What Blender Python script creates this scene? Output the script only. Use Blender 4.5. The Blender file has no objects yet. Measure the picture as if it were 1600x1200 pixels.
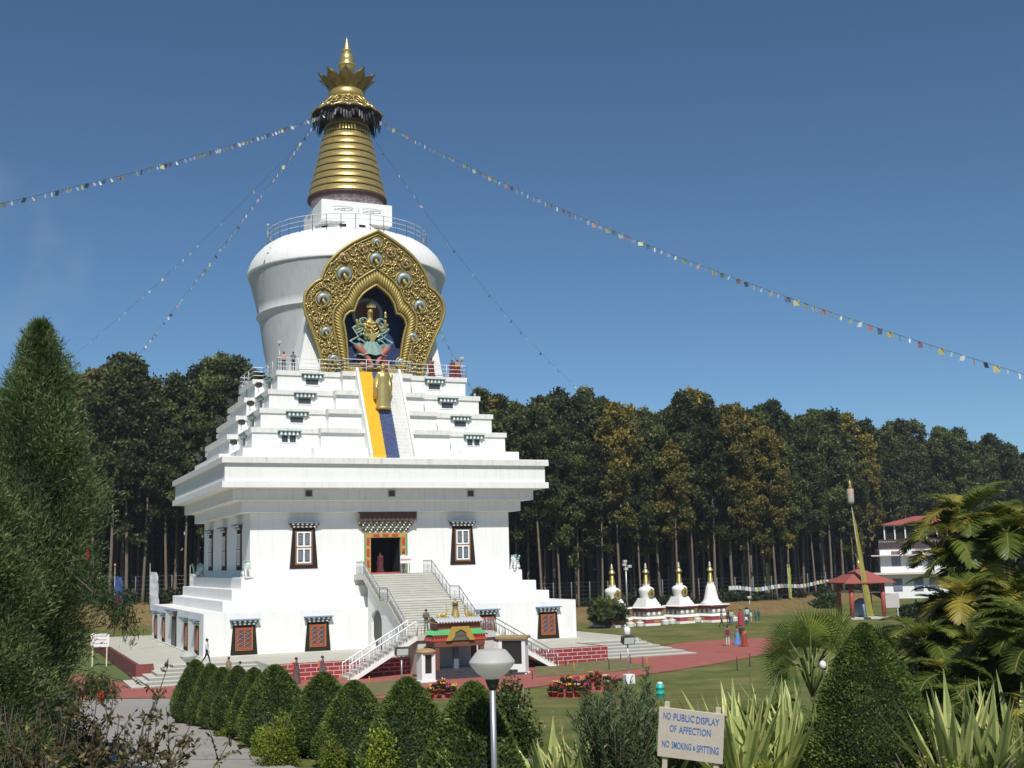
import bpy, math, random
import numpy as np
from mathutils import Vector, Matrix
random.seed(7); rng = np.random.default_rng(7)
SC = bpy.context.scene; COL = SC.collection
R_ = math.radians; PI = math.pi

# ------------------------------------------------------------------ camera frame (surveyed from the building's own geometry)
CAM = np.array([-29.488, -104.897, 6.4216]); YAW, PIT, ROL, FPX = 0.413736, 0.149135, -0.0244629, 1844.11
def _frame():
    ca, sa, cb, sb = math.cos(YAW), math.sin(YAW), math.cos(PIT), math.sin(PIT)
    f = np.array([sa*cb, ca*cb, sb]); r = np.array([ca, -sa, 0.]); u = np.cross(r, f)
    c, s = math.cos(ROL), math.sin(ROL)
    return c*r+s*u, -s*r+c*u, f
CR, CU, CF = _frame()
FH = np.array([math.sin(YAW), math.cos(YAW)]); RH = np.array([math.cos(YAW), -math.sin(YAW)])
def ray(x, y): return CF+CR*(x-800)/FPX+CU*(600-y)/FPX
def onz(x, y, z): d = ray(x, y); return CAM+d*(z-CAM[2])/d[2]
def ony(x, y, Y): d = ray(x, y); return CAM+d*(Y-CAM[1])/d[1]
def atd(x, y, D): return CAM+ray(x, y)*D
def proj(P):
    d = np.array(P)-CAM; D = d@CF
    return 800+FPX*(d@CR)/D, 600-FPX*(d@CU)/D, D
# ------------------------------------------------------------------ terrain
EU = [-3, -.6, -.407, 0, .217, .33, .6, 3]; ED = [118, 128, 133, 143, 154, 214, 262, 330]
def sm(t): t = min(1, max(0, t)); return t*t*(3-2*t)
def smax(a, b, k): return (a+b+math.sqrt((a-b)**2+k*k))/2
def smin(a, b, k): return (a+b-math.sqrt((a-b)**2+k*k))/2
def dl(x, y):
    dx, dy = x-CAM[0], y-CAM[1]
    return dx*FH[0]+dy*FH[1], dx*RH[0]+dy*RH[1]
def edge(x, y):
    d, l = dl(x, y)
    if d < 5: return -100, 0
    u = l/d
    return d-float(np.interp(u, EU, ED)), u
def H(x, y):
    d, l = dl(x, y)
    dd = max(d, -20)
    drop = smin(7.52, smax(2.36+.0526*dd, .9+.097*dd, .15), .25)
    z = 6.4216-drop
    if d > 60:
        q, u = edge(x, y)
        lw = sm((-.12-u)/.15)
        z += lw*1.3*sm((q+18)/16)
        z += (1.5+.9*lw)*sm((q+1)/7)
    return z
def gp(px, py):
    r = ray(px, py); t = 3.
    while t < 400:
        P = CAM+r*t
        if P[2] <= H(P[0], P[1]): break
        t += .4
    a, b = t-.4, t
    for _ in range(18):
        m = (a+b)/2; P = CAM+r*m
        if P[2] <= H(P[0], P[1]): b = m
        else: a = m
    P = CAM+r*b
    return (P[0], P[1], H(P[0], P[1]))
def gd(px, D):                       # ground point in column px (measured on the horizon row) at camera depth D
    u = (px-800)/FPX
    p = CAM[:2]+FH*D+RH*(u*D)
    for _ in range(4):
        q = proj((p[0], p[1], H(p[0], p[1])))
        p = p+RH*((px-q[0])/FPX*D)
    return (p[0], p[1], H(p[0], p[1]))

# ------------------------------------------------------------------ mesh builder
class MB:
    def __init__(s): s.v = []; s.f = []; s.m = []; s.sm = []
    def add(s, vs, fs, mi=0, smooth=False):
        o = len(s.v); s.v += [tuple(p) for p in vs]
        for f in fs: s.f.append(tuple(i+o for i in f)); s.m.append(mi); s.sm.append(smooth)
    def box(s, x0, x1, y0, y1, z0, z1, mi=0):
        s.add([(x0,y0,z0),(x1,y0,z0),(x1,y1,z0),(x0,y1,z0),(x0,y0,z1),(x1,y0,z1),(x1,y1,z1),(x0,y1,z1)],
              [(0,3,2,1),(4,5,6,7),(0,1,5,4),(1,2,6,5),(2,3,7,6),(3,0,4,7)], mi)
    def bbox(s, x0, x1, y0, y1, z0, z1, b=.02, mi=0):     # box with chamfered vertical+top edges
        s.add([(x0,y0,z0),(x1,y0,z0),(x1,y1,z0),(x0,y1,z0),(x0,y0,z1-b),(x1,y0,z1-b),(x1,y1,z1-b),(x0,y1,z1-b),
               (x0+b,y0+b,z1),(x1-b,y0+b,z1),(x1-b,y1-b,z1),(x0+b,y1-b,z1)],
              [(0,3,2,1),(8,9,10,11),(0,1,5,4),(1,2,6,5),(2,3,7,6),(3,0,4,7),(4,5,9,8),(5,6,10,9),(6,7,11,10),(7,4,8,11)], mi)
    def obox(s, c, ux, uy, hx, hy, z0, z1, mi=0):
        c = np.array(c); ux = np.array(ux); uy = np.array(uy)
        p = [c-ux*hx-uy*hy, c+ux*hx-uy*hy, c+ux*hx+uy*hy, c-ux*hx+uy*hy]
        s.add([(q[0],q[1],z0) for q in p]+[(q[0],q[1],z1) for q in p],
              [(0,3,2,1),(4,5,6,7),(0,1,5,4),(1,2,6,5),(2,3,7,6),(3,0,4,7)], mi)
    def taper(s, cx, cy, w0, d0, z0, w1, d1, z1, mi=0):
        s.add([(cx-w0,cy-d0,z0),(cx+w0,cy-d0,z0),(cx+w0,cy+d0,z0),(cx-w0,cy+d0,z0),
               (cx-w1,cy-d1,z1),(cx+w1,cy-d1,z1),(cx+w1,cy+d1,z1),(cx-w1,cy+d1,z1)],
              [(0,3,2,1),(4,5,6,7),(0,1,5,4),(1,2,6,5),(2,3,7,6),(3,0,4,7)], mi)
    def prism(s, poly, a0, a1, plane='xy', mi=0):        # polygon extruded along the third axis
        n = len(poly)
        def P(p, a):
            return {'xy': (p[0], p[1], a), 'xz': (p[0], a, p[1]), 'yz': (a, p[0], p[1])}[plane]
        vs = [P(p, a0) for p in poly]+[P(p, a1) for p in poly]
        s.add(vs, [tuple(range(n))[::-1], tuple(range(n, 2*n))]+[(i, (i+1) % n, n+(i+1) % n, n+i) for i in range(n)], mi)
    def tube(s, pts, rad, n=6, mi=0, smooth=True, cap=True):
        pts = [np.array(p, float) for p in pts]
        rad = rad if hasattr(rad, '__len__') else [rad]*len(pts)
        o = len(s.v); ref = None
        for i, p in enumerate(pts):
            t = pts[min(i+1, len(pts)-1)]-pts[max(i-1, 0)]
            t = t/(np.linalg.norm(t)+1e-9)
            if ref is None: ref = np.array([0, 0, 1.]) if abs(t[2]) < .9 else np.array([1., 0, 0])
            a = np.cross(t, ref); a /= np.linalg.norm(a)+1e-9; b = np.cross(a, t); ref = b
            for k in range(n):
                q = p+rad[i]*(a*math.cos(2*PI*k/n)+b*math.sin(2*PI*k/n)); s.v.append(tuple(q))
        for i in range(len(pts)-1):
            for k in range(n):
                s.f.append((o+i*n+k, o+i*n+(k+1) % n, o+(i+1)*n+(k+1) % n, o+(i+1)*n+k)); s.m.append(mi); s.sm.append(smooth)
        if cap:
            s.f.append(tuple(o+k for k in range(n))[::-1]); s.m.append(mi); s.sm.append(False)
            e = o+(len(pts)-1)*n
            s.f.append(tuple(e+k for k in range(n))); s.m.append(mi); s.sm.append(False)
    def lathe(s, prof, c=(0,0,0), n=24, mi=0, smooth=True, sx=1, sy=1, mfun=None):
        o = len(s.v)
        for r, z in prof:
            for k in range(n):
                a = 2*PI*k/n; s.v.append((c[0]+sx*r*math.cos(a), c[1]+sy*r*math.sin(a), c[2]+z))
        for i in range(len(prof)-1):
            for k in range(n):
                s.f.append((o+i*n+k, o+i*n+(k+1) % n, o+(i+1)*n+(k+1) % n, o+(i+1)*n+k))
                s.m.append(mi if mfun is None else mfun(i)); s.sm.append(smooth)
        for i, rev in ((0, True), (len(prof)-1, False)):
            if prof[i][0] > 1e-4:
                f = tuple(o+i*n+k for k in range(n)); s.f.append(f[::-1] if rev else f)
                s.m.append(mi if mfun is None else mfun(min(i, len(prof)-2))); s.sm.append(False)
    def ball(s, c, r, n=10, m=6, mi=0, sc=(1,1,1)):
        s.lathe([(r*math.sin(PI*i/m) if 0 < i < m else 1e-5, -r*math.cos(PI*i/m)*sc[2]) for i in range(m+1)], c, n, mi, True, sc[0], sc[1])
    def grid(s, P, mi=0, smooth=True):                    # P[i][j] -> points
        ni, nj = len(P), len(P[0]); o = len(s.v)
        for r in P:
            for q in r: s.v.append(tuple(q))
        for i in range(ni-1):
            for j in range(nj-1):
                s.f.append((o+i*nj+j, o+(i+1)*nj+j, o+(i+1)*nj+j+1, o+i*nj+j+1)); s.m.append(mi); s.sm.append(smooth)
    def mesh(s, name, mats):
        me = bpy.data.meshes.new(name); me.from_pydata(s.v, [], s.f)
        for m in (mats if isinstance(mats, (list, tuple)) else [mats]): me.materials.append(m)
        me.polygons.foreach_set('material_index', s.m); me.polygons.foreach_set('use_smooth', s.sm)
        me.update(); return me
    def build(s, name, mats, parent=None, **k):
        return link(name, s.mesh(name, mats), parent, **k)
def link(name, data, parent=None, loc=None, rz=None, scale=None):
    o = bpy.data.objects.new(name, data); COL.objects.link(o)
    if parent: o.parent = parent
    if loc is not None: o.location = loc
    if rz is not None: o.rotation_euler = (0, 0, rz)
    if scale is not None: o.scale = scale if hasattr(scale, '__len__') else (scale,)*3
    return o
def tag(o, label=None, cat=None, group=None, kind=None):
    if label:
        o['label'] = label
        if not 4 <= len(label.split()) <= 16: print('LABEL', len(label.split()), label)
    if cat: o['category'] = cat
    if group: o['group'] = group
    if kind: o['kind'] = kind
    return o
def thing(name, label, cat, loc=(0,0,0), rz=0, group=None, scale=1):
    o = link(name, None, None, loc, rz, scale); o.empty_display_size = .3
    return tag(o, label, cat, group)
def dup(o, parent=None, loc=None, rz=None, label=None, scale=None, mat=None):
    c = o.copy(); COL.objects.link(c)
    c.parent = parent
    if loc is not None: c.location = loc
    if rz is not None: c.rotation_euler = (0, 0, rz)
    if scale is not None: c.scale = scale if hasattr(scale, '__len__') else (scale,)*3
    if label: c['label'] = label
    for ch in o.children: dup(ch, c)
    return c

# ------------------------------------------------------------------ materials
MATS = {}
def mat(name, col, rough=.6, metal=0, col2=None, scale=3., amt=1., bump=0, bscale=20., spec=None, stretch=None, streak=None, detail=4):
    if name in MATS: return MATS[name]
    m = bpy.data.materials.new(name); m.use_nodes = True; nt = m.node_tree; N = nt.nodes; L = nt.links
    b = N['Principled BSDF']; b.inputs['Roughness'].default_value = rough; b.inputs['Metallic'].default_value = metal
    if spec is not None: b.inputs['Specular IOR Level'].default_value = spec
    b.inputs['Base Color'].default_value = (*col, 1)
    tc = N.new('ShaderNodeTexCoord'); out = None
    if col2 is not None:
        mp = N.new('ShaderNodeMapping'); L.new(tc.outputs['Object'], mp.inputs['Vector'])
        if stretch: mp.inputs['Scale'].default_value = stretch
        n = N.new('ShaderNodeTexNoise'); n.inputs['Scale'].default_value = scale; n.inputs['Detail'].default_value = detail
        n.inputs['Roughness'].default_value = .65
        L.new(mp.outputs[0], n.inputs['Vector'])
        cr = N.new('ShaderNodeValToRGB'); e = cr.color_ramp.elements
        e[0].position = .5-.22*amt; e[1].position = .5+.22*amt
        e[0].color = (*col, 1); e[1].color = (*col2, 1)
        L.new(n.outputs['Fac'], cr.inputs['Fac']); out = cr.outputs['Color']
    if streak:                                            # fine dirt runs: streak = (colour, strength)
        mp = N.new('ShaderNodeMapping'); L.new(tc.outputs['Object'], mp.inputs['Vector']); mp.inputs['Scale'].default_value = (2.2, 2.2, .12)
        n = N.new('ShaderNodeTexNoise'); n.inputs['Scale'].default_value = 1.6; n.inputs['Detail'].default_value = 6; L.new(mp.outputs[0], n.inputs['Vector'])
        r = N.new('ShaderNodeMapRange'); r.inputs['From Min'].default_value = .52; r.inputs['From Max'].default_value = .8
        r.inputs['To Max'].default_value = streak[1]; L.new(n.outputs['Fac'], r.inputs['Value'])
        mx = N.new('ShaderNodeMix'); mx.data_type = 'RGBA'; L.new(r.outputs[0], mx.inputs['Factor'])
        if out: L.new(out, mx.inputs['A'])
        else: mx.inputs['A'].default_value = (*col, 1)
        mx.inputs['B'].default_value = (*streak[0], 1); out = mx.outputs['Result']
    if out: L.new(out, b.inputs['Base Color'])
    if bump:
        n = N.new('ShaderNodeTexNoise'); n.inputs['Scale'].default_value = bscale; n.inputs['Detail'].default_value = 5; L.new(tc.outputs['Object'], n.inputs['Vector'])
        bp = N.new('ShaderNodeBump'); bp.inputs['Strength'].default_value = bump; bp.inputs['Distance'].default_value = .05
        L.new(n.outputs['Fac'], bp.inputs['Height']); L.new(bp.outputs[0], b.inputs['Normal'])
    MATS[name] = m; return m
def leafmat(name, c0, c1, c2=None, trans=.25, rough=.5, objvar=.25):
    m = bpy.data.materials.new(name); m.use_nodes = True; nt = m.node_tree; N = nt.nodes; L = nt.links
    b = N['Principled BSDF']; b.inputs['Roughness'].default_value = rough
    b.inputs['Specular IOR Level'].default_value = .3
    at = N.new('ShaderNodeAttribute'); at.attribute_name = 'tint'
    cr = N.new('ShaderNodeValToRGB'); cr.color_ramp.elements[0].color = (*c0, 1); cr.color_ramp.elements[1].color = (*c1, 1)
    if c2:
        cr.color_ramp.elements[1].position = .8
        e = cr.color_ramp.elements.new(1.); e.color = (*c2, 1)
    oi = N.new('ShaderNodeObjectInfo')
    mr = N.new('ShaderNodeMapRange'); mr.inputs['To Min'].default_value = 1-objvar; mr.inputs['To Max'].default_value = 1+objvar
    L.new(oi.outputs['Random'], mr.inputs['Value'])
    L.new(at.outputs['Fac'], cr.inputs['Fac'])
    hs = N.new('ShaderNodeHueSaturation'); L.new(cr.outputs[0], hs.inputs['Color']); L.new(mr.outputs[0], hs.inputs['Value'])
    L.new(hs.outputs[0], b.inputs['Base Color'])
    tr = N.new('ShaderNodeBsdfTranslucent'); L.new(hs.outputs[0], tr.inputs['Color'])
    mx = N.new('ShaderNodeMixShader'); mx.inputs[0].default_value = trans
    L.new(b.outputs[0], mx.inputs[1]); L.new(tr.outputs[0], mx.inputs[2])
    L.new(mx.outputs[0], N['Material Output'].inputs['Surface'])
    return m
WHITE = mat('white_limewash', (.83,.83,.81), .75, col2=(.78,.78,.755), scale=.35, streak=((.42,.42,.39), .30), bump=.09, bscale=5)
WHITE2 = mat('weathered_parapet_paint', (.77,.765,.735), .8, col2=(.69,.685,.65), scale=2.5, streak=((.35,.35,.32), .55), bump=.08, bscale=8)
WSHEET = mat('white_rail_paint', (.7,.71,.72), .45)
PLAZA = mat('plaza_concrete', (.45,.445,.37), .85, col2=(.53,.52,.44), scale=.8, bump=.1, bscale=12)
STEPC = mat('stair_concrete', (.50,.49,.43), .85, col2=(.60,.58,.52), scale=1.5, bump=.1, bscale=14)
GOLD = mat('gold_leaf', (.56,.42,.13), .36, .72, col2=(.70,.55,.22), scale=2.5, bump=.12, bscale=9)
GOLDP = mat('gold_paint', (.36,.27,.075), .5, .4, col2=(.47,.37,.12), scale=5, bump=.1, bscale=14)
GOLDD = mat('dull_gold_ground', (.17,.12,.035), .6, .3, col2=(.27,.20,.065), scale=6)
DKRED = mat('dark_red_band', (.055,.02,.018), .6)
BLACKW = mat('black_window_surround', (.022,.017,.014), .7, spec=.2)
ORANGE = mat('orange_lattice_wood', (.42,.075,.022), .55)
OCHRE = mat('ochre_paint', (.45,.24,.045), .6)
GLASS = mat('dark_window_pane', (.045,.055,.075), .12, col2=(.12,.13,.15), scale=9, amt=.4)
DARKIN = mat('unlit_interior', (.012,.01,.01), .9)
AWB = mat('awning_blue_grey', (.19,.25,.36), .55)
AWG = mat('awning_green', (.10,.20,.15), .55)
AWBR = mat('awning_brown', (.10,.05,.03), .6)
WPAINT = mat('white_dentil_paint', (.8,.8,.78), .6)
YEL = mat('yellow_carpet', (.80,.47,.02), .8, col2=(.88,.55,.03), scale=3)
BLUET = mat('blue_tiles', (.055,.075,.19), .35, col2=(.11,.14,.27), scale=8, amt=.4)
REDP = mat('red_paving', (.29,.078,.062), .88, col2=(.40,.13,.10), scale=.9, bump=.06, bscale=20, detail=8)
METAL = mat('galvanised_steel', (.42,.43,.44), .4, .7)
DMETAL = mat('dark_metal', (.07,.07,.07), .5, .5)
def brickmat():
    m = bpy.data.materials.new('red_stone_blocks'); m.use_nodes = True; N = m.node_tree.nodes; L = m.node_tree.links
    tc = N.new('ShaderNodeTexCoord'); sp = N.new('ShaderNodeSeparateXYZ'); L.new(tc.outputs['Object'], sp.inputs[0])
    ad = N.new('ShaderNodeMath'); L.new(sp.outputs[0], ad.inputs[0]); L.new(sp.outputs[1], ad.inputs[1])
    cb = N.new('ShaderNodeCombineXYZ'); L.new(ad.outputs[0], cb.inputs[0]); L.new(sp.outputs[2], cb.inputs[1])
    bt = N.new('ShaderNodeTexBrick'); L.new(cb.outputs[0], bt.inputs['Vector'])
    bt.inputs['Scale'].default_value = 1; bt.inputs['Brick Width'].default_value = .78; bt.inputs['Row Height'].default_value = .275
    bt.inputs['Mortar Size'].default_value = .022; bt.inputs['Mortar Smooth'].default_value = .2
    bt.inputs['Color1'].default_value = (.30,.035,.04,1); bt.inputs['Color2'].default_value = (.24,.025,.03,1); bt.inputs['Mortar'].default_value = (.62,.5,.45,1)
    L.new(bt.outputs['Color'], N['Principled BSDF'].inputs['Base Color']); N['Principled BSDF'].inputs['Roughness'].default_value = .7
    return m
BRICK = brickmat()
def tagmesh(me, tint):
    a = me.attributes.new('tint', 'FLOAT', 'FACE'); a.data.foreach_set('value', tint)
def leaves(name, cen, dirs, L, W, tint, mats, extra=None, fold=0.):
    """one quad per leaf: cen (n,3) base points, dirs (n,3) leaf axis, L,W (n,) sizes -> mesh"""
    n = len(cen); dirs = dirs/(np.linalg.norm(dirs, axis=1)[:, None]+1e-9)
    rnd = rng.normal(size=(n, 3)); side = np.cross(dirs, rnd); side /= np.linalg.norm(side, axis=1)[:, None]+1e-9
    L = np.broadcast_to(L, n)[:, None]; W = np.broadcast_to(W, n)[:, None]
    nrm = np.cross(side, dirs)
    p0 = cen; p1 = cen+dirs*L*.45+side*W*.5+nrm*fold*W; p2 = cen+dirs*L; p3 = cen+dirs*L*.45-side*W*.5+nrm*fold*W
    V = np.stack([p0, p1, p2, p3], 1).reshape(-1, 3)
    Fc = np.arange(4*n).reshape(n, 4)
    return rawmesh(name, V, Fc, tint, mats, extra)
def rawmesh(name, V, Fc, tint, mats, extra=None):
    V = [tuple(v) for v in V.tolist()]; F2 = [tuple(f) for f in Fc.tolist()]; mi = [0]*len(F2); tint = list(tint); smf = [False]*len(F2)
    if extra is not None:
        o = len(V); V += extra.v; F2 += [tuple(i+o for i in f) for f in extra.f]
        mi += [m+1 for m in extra.m]; tint += [.3]*len(extra.f); smf += extra.sm
    me = bpy.data.meshes.new(name); me.from_pydata(V, [], F2)
    for m in (mats if isinstance(mats, (list, tuple)) else [mats]): me.materials.append(m)
    me.polygons.foreach_set('material_index', mi); me.polygons.foreach_set('use_smooth', smf)
    tagmesh(me, tint); me.update(); return me
def unit(n):
    v = rng.normal(size=(n, 3)); return v/np.linalg.norm(v, axis=1)[:, None]
# ------------------------------------------------------------------ ground
def axis(segs):
    out = []
    for a, b, st in segs:
        n = max(1, int(round((b-a)/st))); out += [a+(b-a)*i/n for i in range(n)]
    return out+[segs[-1][1]]
PLRED = mat('plain_red_wall', (.17,.04,.035), .8, col2=(.21,.055,.045), scale=1)
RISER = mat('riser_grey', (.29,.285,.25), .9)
xs = axis([(-3000,-400,520),(-400,-110,20),(-110,-45,3),(-45,45,1.25),(45,110,2.2),(110,260,6),(260,600,30),(600,3000,600)])
ys = axis([(-1500,-200,300),(-200,-112,10),(-112,5,1.25),(5,90,2.2),(90,260,6),(260,600,30),(600,3000,600)])
g = MB(); g.grid([[(x, y, H(x, y)) for y in ys] for x in xs])
def groundmat():
    m = bpy.data.materials.new('lawn_and_forest_floor'); m.use_nodes = True; N = m.node_tree.nodes; L = m.node_tree.links
    b = N['Principled BSDF']; b.inputs['Roughness'].default_value = .95; b.inputs['Specular IOR Level'].default_value = .1
    tc = N.new('ShaderNodeTexCoord')
    def noise(sc, det=6, rough=.6):
        n = N.new('ShaderNodeTexNoise'); n.inputs['Scale'].default_value = sc; n.inputs['Detail'].default_value = det
        n.inputs['Roughness'].default_value = rough; L.new(tc.outputs['Object'], n.inputs['Vector']); return n.outputs['Fac']
    def ramp(f, c0, c1, a=.35, z=.65):
        r = N.new('ShaderNodeValToRGB'); e = r.color_ramp.elements; e[0].position = a; e[1].position = z
        e[0].color = (*c0, 1); e[1].color = (*c1, 1); L.new(f, r.inputs[0]); return r.outputs[0]
    def mix(f, a, b_):
        x = N.new('ShaderNodeMix'); x.data_type = 'RGBA'; L.new(f, x.inputs['Factor']); L.new(a, x.inputs['A']); L.new(b_, x.inputs['B']); return x.outputs['Result']
    lawn = mix(noise(9, 8, .8), ramp(noise(.16), (.085,.118,.03), (.18,.175,.055), .4, .6), ramp(noise(.45), (.07,.10,.025), (.235,.20,.085), .38, .66))
    litter = ramp(noise(2), (.035,.03,.016), (.075,.055,.03))
    dry = mix(noise(1.6, 8, .75), ramp(noise(.7), (.17,.115,.05), (.27,.19,.09)), ramp(noise(3), (.10,.085,.03), (.23,.16,.075)))
    at = N.new('ShaderNodeAttribute'); at.attribute_name = 'tint'
    a2 = N.new('ShaderNodeAttribute'); a2.attribute_name = 'wood'
    L.new(mix(a2.outputs['Fac'], mix(at.outputs['Fac'], lawn, dry), litter), b.inputs['Base Color'])
    bp = N.new('ShaderNodeBump'); bp.inputs['Strength'].default_value = .35; bp.inputs['Distance'].default_value = .06
    L.new(noise(14, 6), bp.inputs['Height']); L.new(bp.outputs[0], b.inputs['Normal']); return m
gm = g.mesh('ground', groundmat())
a = gm.attributes.new('tint', 'FLOAT', 'POINT')
def dryf(x, y):
    q, u = edge(x, y); return max(sm((q+3.5)/3), .0)
a.data.foreach_set('value', [dryf(v[0], v[1]) for v in g.v])
a = gm.attributes.new('wood', 'FLOAT', 'POINT'); a.data.foreach_set('value', [sm((edge(v[0], v[1])[0]-7.5)/3) for v in g.v])
tag(link('ground', gm), kind='structure')

def ribbon(name, A, B, m, dz=.03, nu=60, nv=8, up=0):
    A = np.array([gp(*p)[:2] for p in A]); B = np.array([gp(*p)[:2] for p in B])
    def rs(P, n):
        s = np.concatenate([[0], np.cumsum(np.linalg.norm(np.diff(P, axis=0), axis=1))]); t = np.linspace(0, s[-1], n)
        return np.stack([np.interp(t, s, P[:, 0]), np.interp(t, s, P[:, 1])], 1)
    A, B = rs(A, nu), rs(B, nu); b = MB()
    G = []
    for i in range(nu):
        row = []
        ja, jb_ = (.10*math.sin(i*1.7+len(name))+.07*math.sin(i*4.1)), (.10*math.sin(i*2.3)+.07*math.sin(i*5.3)); dv = (B[i]-A[i])/(np.linalg.norm(B[i]-A[i])+1e-9)
        for j in range(nv+1):
            p = A[i]+(B[i]-A[i])*j/nv+dv*(ja*(j == 0)+jb_*(j == nv))*(name != 'concrete_path'); row.append((p[0], p[1], H(p[0], p[1])+dz+up*math.sin(PI*j/nv)))
        G.append(row)
    b.grid(G)
    me = b.mesh(name, m)
    if me.polygons[0].normal.z < 0: me.flip_normals()
    return tag(link(name, me), kind='structure')
up = [(-60,1046),(20,1052),(120,1056),(185,1068),(280,1066),(400,1058),(500,1054),(600,1050),(700,1040),(780,1036),(860,1030),(940,1024),(1000,1016),(1060,1006),(1110,1001),(1170,998),(1240,996),(1330,996)]
lo = [(-60,1095),(20,1094),(120,1093),(185,1092),(280,1091),(400,1090),(500,1090),(600,1092),(700,1090),(780,1081),(860,1071),(940,1063),(1000,1056),(1060,1047),(1110,1039),(1170,1028),(1240,1012),(1330,1001)]
ribbon('red_path', up, lo, REDP, .03, 110, 14)
GRASS2 = mat('worn_grass', (.105,.115,.035), .95, col2=(.20,.165,.07), scale=1.2, bump=.3, bscale=15, detail=9)
LAWN2 = mat('green_verge', (.075,.12,.028), .95, col2=(.125,.15,.04), scale=1.5, bump=.3, bscale=15, detail=9)
ribbon('grass_strip', [(836,1041),(870,1041),(935,1032),(970,1031),(1012,1042)], [(836,1058),(880,1056),(925,1053),(975,1049),(1014,1043)], GRASS2, .05, 30, 8, .12)
ribbon('grass_strip', [(455,1078),(500,1067),(560,1070),(640,1060),(656,1068)], [(455,1088),(520,1092),(600,1087),(640,1078),(656,1070)], GRASS2, .05, 30, 8, .12)
ribbon('grass_strip', [(100,1022),(140,1020),(165,1022),(192,1044),(203,1060)], [(100,1044),(130,1047),(160,1055),(190,1064),(203,1064)], LAWN2, .045, 24, 8)
pathm = mat('concrete_path', (.27,.25,.225), .9, col2=(.36,.335,.30), scale=.9, bump=.15, bscale=10, detail=9)
ribbon('concrete_path', [(130,1094),(118,1120),(104,1160),(92,1200),(70,1280)], [(285,1092),(286,1118),(370,1163),(454,1199),(640,1280)], pathm, .035, 70, 10)
ribbon('concrete_path', [(700,1186),(760,1184),(830,1183),(880,1184)], [(700,1200),(760,1199),(830,1198),(880,1198)], pathm, .04, 20, 4)
# joints of the concrete path are thin dark grey strips laid just above its surface
jb = MB()
for k, y in enumerate((1106,1128,1158,1190)):
    pa = gp(100, y); pb = gp(min(440, 285+(y-1118)*2.05) if y > 1118 else 284, y)
    for s in range(12):
        a0 = [pa[i]+(pb[i]-pa[i])*s/12 for i in range(2)]; a1 = [pa[i]+(pb[i]-pa[i])*(s+1)/12 for i in range(2)]
        jb.add([(a0[0],a0[1],H(*a0)+.041),(a1[0],a1[1],H(*a1)+.041),(a1[0]+.01,a1[1]+.025,H(*a1)+.041),(a0[0]+.01,a0[1]+.025,H(*a0)+.041)], [(0,1,2,3)])
fl_ = MB()
for _ in range(1500):
    px_, py_ = random.uniform(60, 1250), random.uniform(1035, 1198)
    q = gp(px_, py_)
    if abs(q[0]) < 20.5 and q[1] > -25.6: continue
    a = random.uniform(0, 6.28); s_ = random.uniform(.03, .07); c_, sn = math.cos(a)*s_, math.sin(a)*s_
    fl_.add([(q[0]-c_,q[1]-sn,q[2]+.06),(q[0]+sn*.4,q[1]-c_*.4,q[2]+.075),(q[0]+c_,q[1]+sn,q[2]+.065),(q[0]-sn*.4,q[1]+c_*.4,q[2]+.06)], [(0,1,2,3)])
tag(fl_.build('fallen_leaves', mat('dry_leaf_brown', (.20,.12,.05), .9, col2=(.30,.22,.08), scale=1)), 'scattered dry fallen leaves on the lawn and paths', 'leaves', kind='stuff')
tag(jb.build('path_joints', mat('path_joint_grey', (.12,.11,.10), .9)), kind='structure')

# ------------------------------------------------------------------ plaza round the stupa
p = MB()
p.prism([(-20,-18.5),(-12.4,-18.5),(-12.4,-25.1),(12.4,-25.1),(12.4,-18.5),(19.2,-18.5),(19.2,20),(-20,20)], -1.6, 0)
tag(p.build('plaza', PLAZA), kind='structure')
for sgn in (-1, 1):
    p = MB()
    for k in range(6):
        x1 = 18.0+.62*k; y1 = -20.3-.78*k; zt = -.004-.19*k
        a0, a1 = (12.41, x1) if sgn > 0 else (-x1, -12.41)
        yb = -18.51 if sgn < 0 else -17.2
        p.bbox(a0+.003*k, a1+.003*k, y1, yb, -1.6-.01*k, zt, .015)
    if sgn > 0:
        for k in range(1, 7): p.bbox(19.21, 19.2+.5*k, -17.19, 20-.01*k, -1.7, -.19*k+.17-.004, .015)
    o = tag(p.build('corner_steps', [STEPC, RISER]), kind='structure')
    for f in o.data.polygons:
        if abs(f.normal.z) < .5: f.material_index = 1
p = MB()
p.box(-12.42, -1.3, -25.36, -25.105, -1.5, .06); p.box(-1.3, 12.42, -25.36, -25.105, -1.5, .06)
p.box(12.43, 12.68, -25.36, -20.5, -1.5, .03)
bw = p.build('plaza_wall', BRICK)
p = MB(); p.prism([(-20.25,20),(-20.25,-18.78),(-19.1,-18.78),(-19.1,-18.515),(-20.005,-18.515),(-20.005,20)], -1.5, .05)
tag(p.build('plaza_side_wall', PLRED), 'plain dull red retaining wall along the left side of the raised plaza', 'wall')
tag(bw, 'red stone block wall with pale mortar round the raised plaza', 'wall')
DARKP = mat('dark_granite_floor', (.035,.036,.042), .35, col2=(.06,.06,.068), scale=4)
p = MB(); p.bbox(-3.3, 3.6, -31.0, -27.4, -1.3, -.92, .02); p.bbox(-3.0, 3.3, -30.6, -27.45, -.92, -.74, .02); p.bbox(-2.7, 3.0, -30.2, -27.5, -.74, -.56, .02); tag(p.build('dark_plinth', DARKP), kind='structure')

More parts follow.
